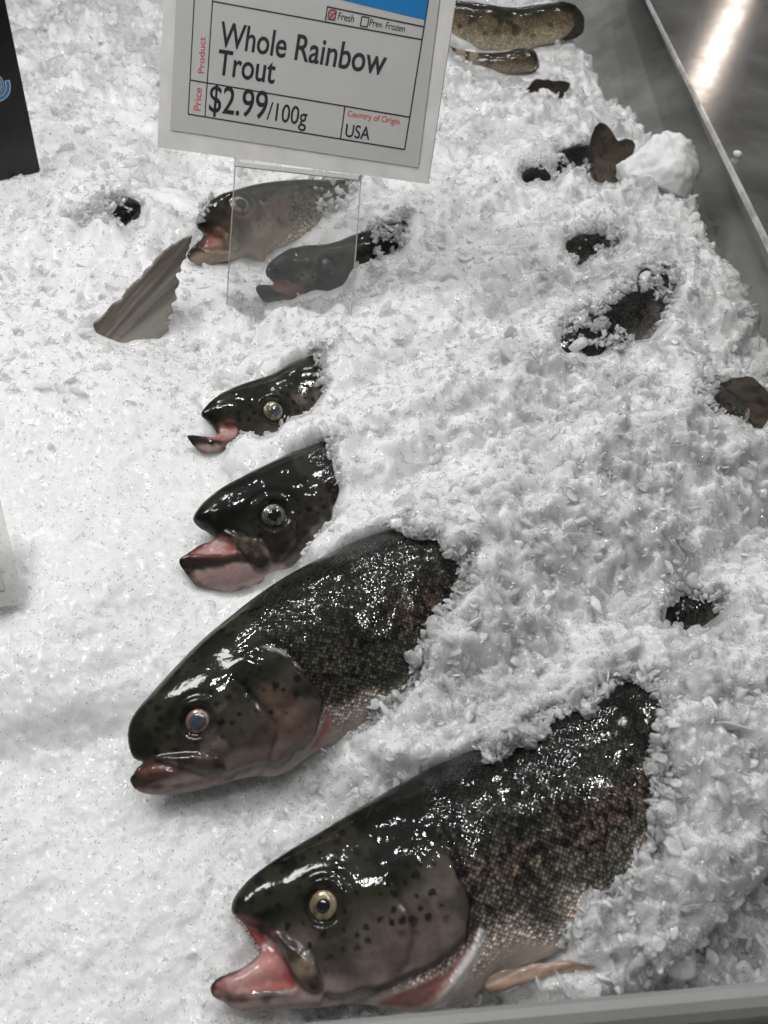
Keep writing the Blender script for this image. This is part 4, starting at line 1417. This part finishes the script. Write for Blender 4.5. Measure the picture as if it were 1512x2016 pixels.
lump('big frosted lump of ice leaning against the steel side beside brown tail fins', 1294, 342, 0.022, 0.078, 0.070, 0.074, 21)
lump('smooth flat ice slab in front of the open mouthed trout at the sign stand', 322, 432, 0.016, 0.100, 0.070, 0.030, 22, 'ice_slab', rot=0.5, tilt=0.25, amp=0.05)
lump('clear wet ice pebble resting on the back of the nearest trout', 1158, 1405, 0.050, 0.0075, 0.006, 0.005, 23, 'ice_pebble', mat='chip', clear=0.85)
lump('clear round ice pebble jutting from the heap edge at the steel side', 1428, 590, 0.012, 0.026, 0.02, 0.018, 24, 'ice_pebble', mat='chip', clear=0.45)
lump('cloudy ice pebble beside the right hand brown tail fin', 1488, 735, 0.012, 0.020, 0.018, 0.018, 25, 'ice_pebble', mat='chip', clear=0.45)
lump('smooth pale ice block half sunk in the heap right of the nearest trout', 1345, 1360, 0.022, 0.022, 0.014, 0.012, 26, 'ice_block', rot=0.4, mat='chip', clear=0.4, amp=0.06)
lump('tiny white ice crumb lying on the polished steel ledge', 1452, 303, ZL + 0.002, 0.008, 0.006, 0.005, 27, 'ice_crumb')

# ------------------------------------------------------------------ price sign
S_D = 0.545
rBL, rBR, rTL, rTR = ray(309.5, 290), ray(842, 362), ray(322, 0), ray(897, 0)
sBL = CP + S_D * rBL
e_ = 0.8725 * rBR - rBL
l_ = 0.945 * rTL - rBL
sx_ = norm(e_)
sn_ = norm(np.cross(e_, l_))
sy_ = np.cross(sn_, sx_)
SM = Matrix(((sx_[0], sy_[0], sn_[0], sBL[0]), (sx_[1], sy_[1], sn_[1], sBL[1]), (sx_[2], sy_[2], sn_[2], sBL[2]), (0, 0, 0, 1)))


def sg(px, py):
    P = onplane(np.array([px]), np.array([py]), sBL, sn_)[0] - sBL
    return np.array([P @ sx_, P @ sy_])


def slab(name, pts, z0, z1, mat, parent, rnd=0.0):
    bm = bmesh.new()
    vs = [bm.verts.new((p[0], p[1], z0)) for p in pts]
    f = bm.faces.new(vs)
    if f.normal.z > 0 or True:
        bmesh.ops.recalc_face_normals(bm, faces=bm.faces)
    r = bmesh.ops.extrude_face_region(bm, geom=[f])
    for v in r['geom']:
        if isinstance(v, bmesh.types.BMVert):
            v.co.z = z1
    bmesh.ops.recalc_face_normals(bm, faces=bm.faces)
    if rnd:
        bmesh.ops.bevel(bm, geom=bm.edges[:], offset=rnd, segments=2, affect='EDGES', profile=0.5)
    me = bpy.data.meshes.new(name)
    bm.to_mesh(me)
    bm.free()
    me.materials.append(mat)
    return add(name, me, parent)


def bar(name, a, b, w, z0, z1, mat, parent):
    a, b = np.array(a), np.array(b)
    d = norm(b - a)
    n = np.array([-d[1], d[0]]) * w / 2
    return slab(name, [a - n, b - n, b + n, a + n], z0, z1, mat, parent)


def text(name, s, pa, pb, z, mat, parent, bold=0.0, squeeze=None):
    cu = bpy.data.curves.new(name, 'FONT')
    cu.body = s
    cu.extrude = 0.00005
    cu.offset = bold
    to = bpy.data.objects.new(name, cu)
    COL.objects.link(to)
    dg = bpy.context.evaluated_depsgraph_get()
    me = bpy.data.meshes.new_from_object(to.evaluated_get(dg))
    bpy.data.objects.remove(to)
    co = np.empty(len(me.vertices) * 3)
    me.vertices.foreach_get('co', co)
    co = co.reshape(-1, 3)
    x0, x1 = co[:, 0].min(), co[:, 0].max()
    a, b = np.array(pa), np.array(pb)
    wd = np.linalg.norm(b - a)
    k = wd / (x1 - x0)
    ky = k * (squeeze or 1.0)
    dx = (b - a) / wd
    dy = np.array([-dx[1], dx[0]])
    X = (co[:, 0] - x0) * k
    Y = co[:, 1] * ky
    out = np.stack([a[0] + X * dx[0] + Y * dy[0], a[1] + X * dx[1] + Y * dy[1], z + co[:, 2]], 1)
    me.vertices.foreach_set('co', out.ravel())
    me.update()
    me.name = name
    me.materials.clear()
    me.materials.append(mat)
    return add(name, me, parent)


M['sleeve'] = simple('plastic_sleeve', (0.80, 0.79, 0.77), 0.16, var=0.10, scale=45, bump=0.15, Coat_Weight=0.6, Transmission_Weight=0.12)
M['card'] = simple('card_white', (0.53, 0.525, 0.51), 0.22, var=0.03, scale=25, bump=0.06, Coat_Weight=0.7, Coat_Roughness=0.06)
M['ink'] = simple('black_ink', (0.022, 0.022, 0.024), 0.35, var=0.1)
M['red_ink'] = simple('red_ink', (0.55, 0.09, 0.085), 0.4, var=0.1)
M['blue_ink'] = simple('blue_ink', (0.012, 0.19, 0.48), 0.22, var=0.05, Coat_Weight=0.5)
M['black_board'] = simple('black_board', (0.008, 0.008, 0.008), 0.25, var=0.3, scale=200)
M['white_ink'] = simple('white_ink', (0.7, 0.72, 0.74), 0.4)


def acrylic():
    t = NT('clear_acrylic')
    t.set(Base_Color=(0.97, 0.975, 0.97, 1), Roughness=0.04, IOR=1.2, Transmission_Weight=0.95)
    return t.m


M['acrylic'] = acrylic()

sign = empty('price_sign', SM)
tag(sign, 'white price card reading Whole Rainbow Trout on a clear plastic stand in the ice', 'price sign')
TOPY = 0.135
q = lambda px, py: sg(px, py)
bl, br = q(309.5, 290), q(842, 362)
slab('sleeve', [bl, br, br + [0, TOPY], bl + [0, TOPY]], -0.0012, 0.0, M['sleeve'], sign)
cbl, cbr, ctl, ctr = q(336, 256), q(824, 330), q(348, 0), q(866, 0)
gl_, gr_ = (ctl - cbl) / (ctl - cbl)[1], (ctr - cbr) / (ctr - cbr)[1]
card = slab('card', [cbl, cbr, cbr + gr_ * (TOPY - 0.004 - cbr[1]), cbl + gl_ * (TOPY - 0.004 - cbl[1])], 0.0003, 0.0007, M['card'], sign)
zi = 0.0008
LW = 0.0007
top_of = lambda p, d: p + d * (TOPY - 0.006 - p[1])
vl = norm(q(384, 0) - q(372, 225))
v2 = norm(q(420, 3) - q(405, 229))
vr = norm(q(836, 53.6) - q(797.6, 294.6))
up_to = lambda p, v: p + v * ((TOPY - 0.008 - p[1]) / v[1])
for a, b in ((q(372, 225), up_to(q(372, 225), vl)), (q(405, 229), up_to(q(405, 229), v2)), (q(797.6, 294.6), up_to(q(797.6, 294.6), vr)),
             (q(372, 225), q(797.6, 294.6)), (q(376, 158), q(806.5, 231)), (q(419, 3), q(833, 79)), (q(680, 211), q(671.5, 274)), (q(646, 14), q(642, 41)), (q(646, 14), q(836, 53.6))):
    bar('ruled_line', a, b, LW, zi, zi + 0.0001, M['ink'], sign)
text('product_lettering', 'Whole Rainbow', q(432, 91), q(757, 149), zi, M['ink'], sign, 0.012, 1.12)
text('product_lettering', 'Trout', q(428, 146), q(541, 165), zi, M['ink'], sign, 0.012, 1.12)
text('price_lettering', '$2.99', q(412, 219), q(525, 235), zi, M['ink'], sign, 0.008, 1.12)
text('unit_lettering', '/100g', q(526, 235), q(604, 248), zi, M['ink'], sign, 0.004, 1.1)
text('origin_lettering', 'USA', q(680, 269), q(728, 276), zi, M['ink'], sign, 0.008, 1.1)
text('heading_lettering', 'Country of Origin', q(685, 229), q(787, 246), zi, M['red_ink'], sign, 0.004)
text('heading_lettering', 'Product', q(403, 145), q(406, 73), zi, M['red_ink'], sign, 0.004, 1.05)
text('heading_lettering', 'Price', q(396, 219), q(399, 174), zi, M['red_ink'], sign, 0.004, 1.15)
text('option_lettering', 'Fresh', q(666, 39), q(697, 45), zi, M['ink'], sign, 0.002, 1.1)
text('option_lettering', 'Prev. Frozen', q(728, 51), q(797, 64), zi, M['ink'], sign, 0.002, 1.1)


def box_at(c, s, mat, name):
    c = q(*c)
    d = norm(q(833, 79) - q(419, 3))
    n = np.array([-d[1], d[0]])
    p = [c + (-d - n) * s, c + (d - n) * s, c + (d + n) * s, c + (-d + n) * s]
    for k in range(4):
        bar(name, p[k], p[(k + 1) % 4], 0.0006, zi, zi + 0.0001, mat, sign)
    return p


p = box_at((655, 30), 0.0024, M['ink'], 'tick_box')
bar('tick_mark', p[0], p[2], 0.0009, zi + 0.0002, zi + 0.0003, M['red_ink'], sign)
bar('tick_mark', p[1], p[3], 0.0009, zi + 0.0002, zi + 0.0003, M['red_ink'], sign)
box_at((719, 43.5), 0.0024, M['ink'], 'tick_box')
b0, b1 = q(600, -17), q(838, 40)
slab('blue_banner', [b0, b1, up_to(b1, vr), np.array([b0[0], TOPY - 0.008])], zi, zi + 0.0001, M['blue_ink'], sign)
# clear stand below the card
a0, a1 = q(463, 283), q(711, 317)
f0, f1 = q(443, 612), q(688, 640)
f0, f1 = f0 + (f0 - a0) * 0.12, f1 + (f1 - a1) * 0.05
slab('clear_stand', [f0, f1, a1, a0], -0.0016, -0.0013, M['acrylic'], sign)
m0, m1 = q(461, 322), q(707, 350)
bar('fold_ridge', m0, m1, 0.0026, -0.0012, 0.0008, M['sleeve'], sign)  # pale opaque bar paints in the highlight along the clear fold
bar('fold_ridge', q(461, 327), q(707, 355), 0.0006, -0.0012, 0.0, M['rail'], sign)
M['edge_plastic'] = simple('edge_plastic', (0.50, 0.50, 0.49), 0.2, var=0.1)
bar('stand_edge', f0, a0, 0.0005, -0.0018, -0.0011, M['edge_plastic'], sign)
bar('stand_edge', f1, a1, 0.0005, -0.0018, -0.0011, M['edge_plastic'], sign)

# ------------------------------------------------------------------ black board at the left, plastic card below it
bb0, bb1, bb2 = at(82, 343, 0.030), at(-180, 384, 0.030), None
bd = norm(bb1 - bb0)
bp_n = norm(np.cross(bd, [0, 0, 1.0]) * 1.0)
if bp_n[1] > 0:
    bp_n = -bp_n
tilt = norm(np.array([0, 0, 1.0]) - bp_n * 0.12)
bn = norm(np.cross(-bd, tilt))
BMx = Matrix(((-bd[0], tilt[0], bn[0], bb0[0]), (-bd[1], tilt[1], bn[1], bb0[1]), (-bd[2], tilt[2], bn[2], bb0[2]), (0, 0, 0, 1)))


def bq(px, py):
    P = onplane(np.array([float(px)]), np.array([float(py)]), bb0, bn)[0] - bb0
    return np.array([P @ -bd, P @ tilt])


board = empty('black_sign', BMx)
tag(board, 'black sign board with part of a blue round logo, standing in ice at the left', 'sign board')
q0, q1 = bq(82, 350), bq(10, 0)
ev = q1 - q0
q1 = q0 + ev * 1.25
slab('board', [q0 - ev * 0.06, q1, q1 + [-0.22, 0.0], q0 - ev * 0.06 + [-0.22, 0]], -0.003, 0.0, M['black_board'], board)


def arc(name, c, r, a0, a1, w, z, mat, n=20):
    A = np.linspace(a0, a1, n)
    pts = [c + (r + w / 2) * np.array([math.cos(a), math.sin(a)]) for a in A] + [c + (r - w / 2) * np.array([math.cos(a), math.sin(a)]) for a in A[::-1]]
    return slab(name, pts, z, z + 0.00015, mat, board)


lc = bq(-14, 165)
sc_ = np.linalg.norm(bq(16, 175) - lc)
arc('logo_ring', lc, sc_ * 0.98, -1.9, 0.12, sc_ * 0.34, 0.0002, M['white_ink'])
arc('logo_ring', lc, sc_ * 0.98, -1.9, 0.08, sc_ * 0.22, 0.0005, M['blue_ink'])
arc('logo_ring', lc, sc_ * 0.62, -1.9, 1.3, sc_ * 0.22, 0.0002, M['white_ink'])
arc('logo_ring', lc, sc_ * 0.62, -1.9, 1.26, sc_ * 0.13, 0.0005, M['blue_ink'])

pz = 0.035
pa, pb, pc = at(50, 1188, pz), at(-4, 968, pz + 0.02), at(-160, 1222, pz)
ex_ = norm(pa - pc)
ey_ = pb - pa
ey_ = norm(ey_ - (ey_ @ ex_) * ex_)
en_ = np.cross(ex_, ey_)
PM = Matrix(((ex_[0], ey_[0], en_[0], pa[0]), (ex_[1], ey_[1], en_[1], pa[1]), (ex_[2], ey_[2], en_[2], pa[2]), (0, 0, 0, 1)))
pocket = empty('price_sign', PM)
tag(pocket, 'pale plastic sleeve corner with grey card, cut off at the left edge beside bare ice', 'price sign')


def pq(px, py):
    P = onplane(np.array([float(px)]), np.array([float(py)]), pa, en_)[0] - pa
    return np.array([P @ ex_, P @ ey_])


w0, w1 = pq(50, 1188), pq(-4, 968)
M['thin_sleeve'] = simple('thin_sleeve', (0.86, 0.86, 0.85), 0.2, var=0.08, scale=45, Transmission_Weight=0.75, IOR=1.1)
slab('sleeve', [w0, w1, w1 + [-0.1, 0.002], pq(-160, 1222)], -0.0003, 0.0, M['thin_sleeve'], pocket)
k0, k1 = pq(10, 1162), pq(-6, 1090)
M['grey_card'] = simple('grey_card', (0.30, 0.30, 0.30), 0.4, var=0.05)
slab('card', [k0, k1, k1 + [-0.06, 0.0], k0 + [-0.06, -0.003]], 0.0003, 0.0006, M['grey_card'], pocket)
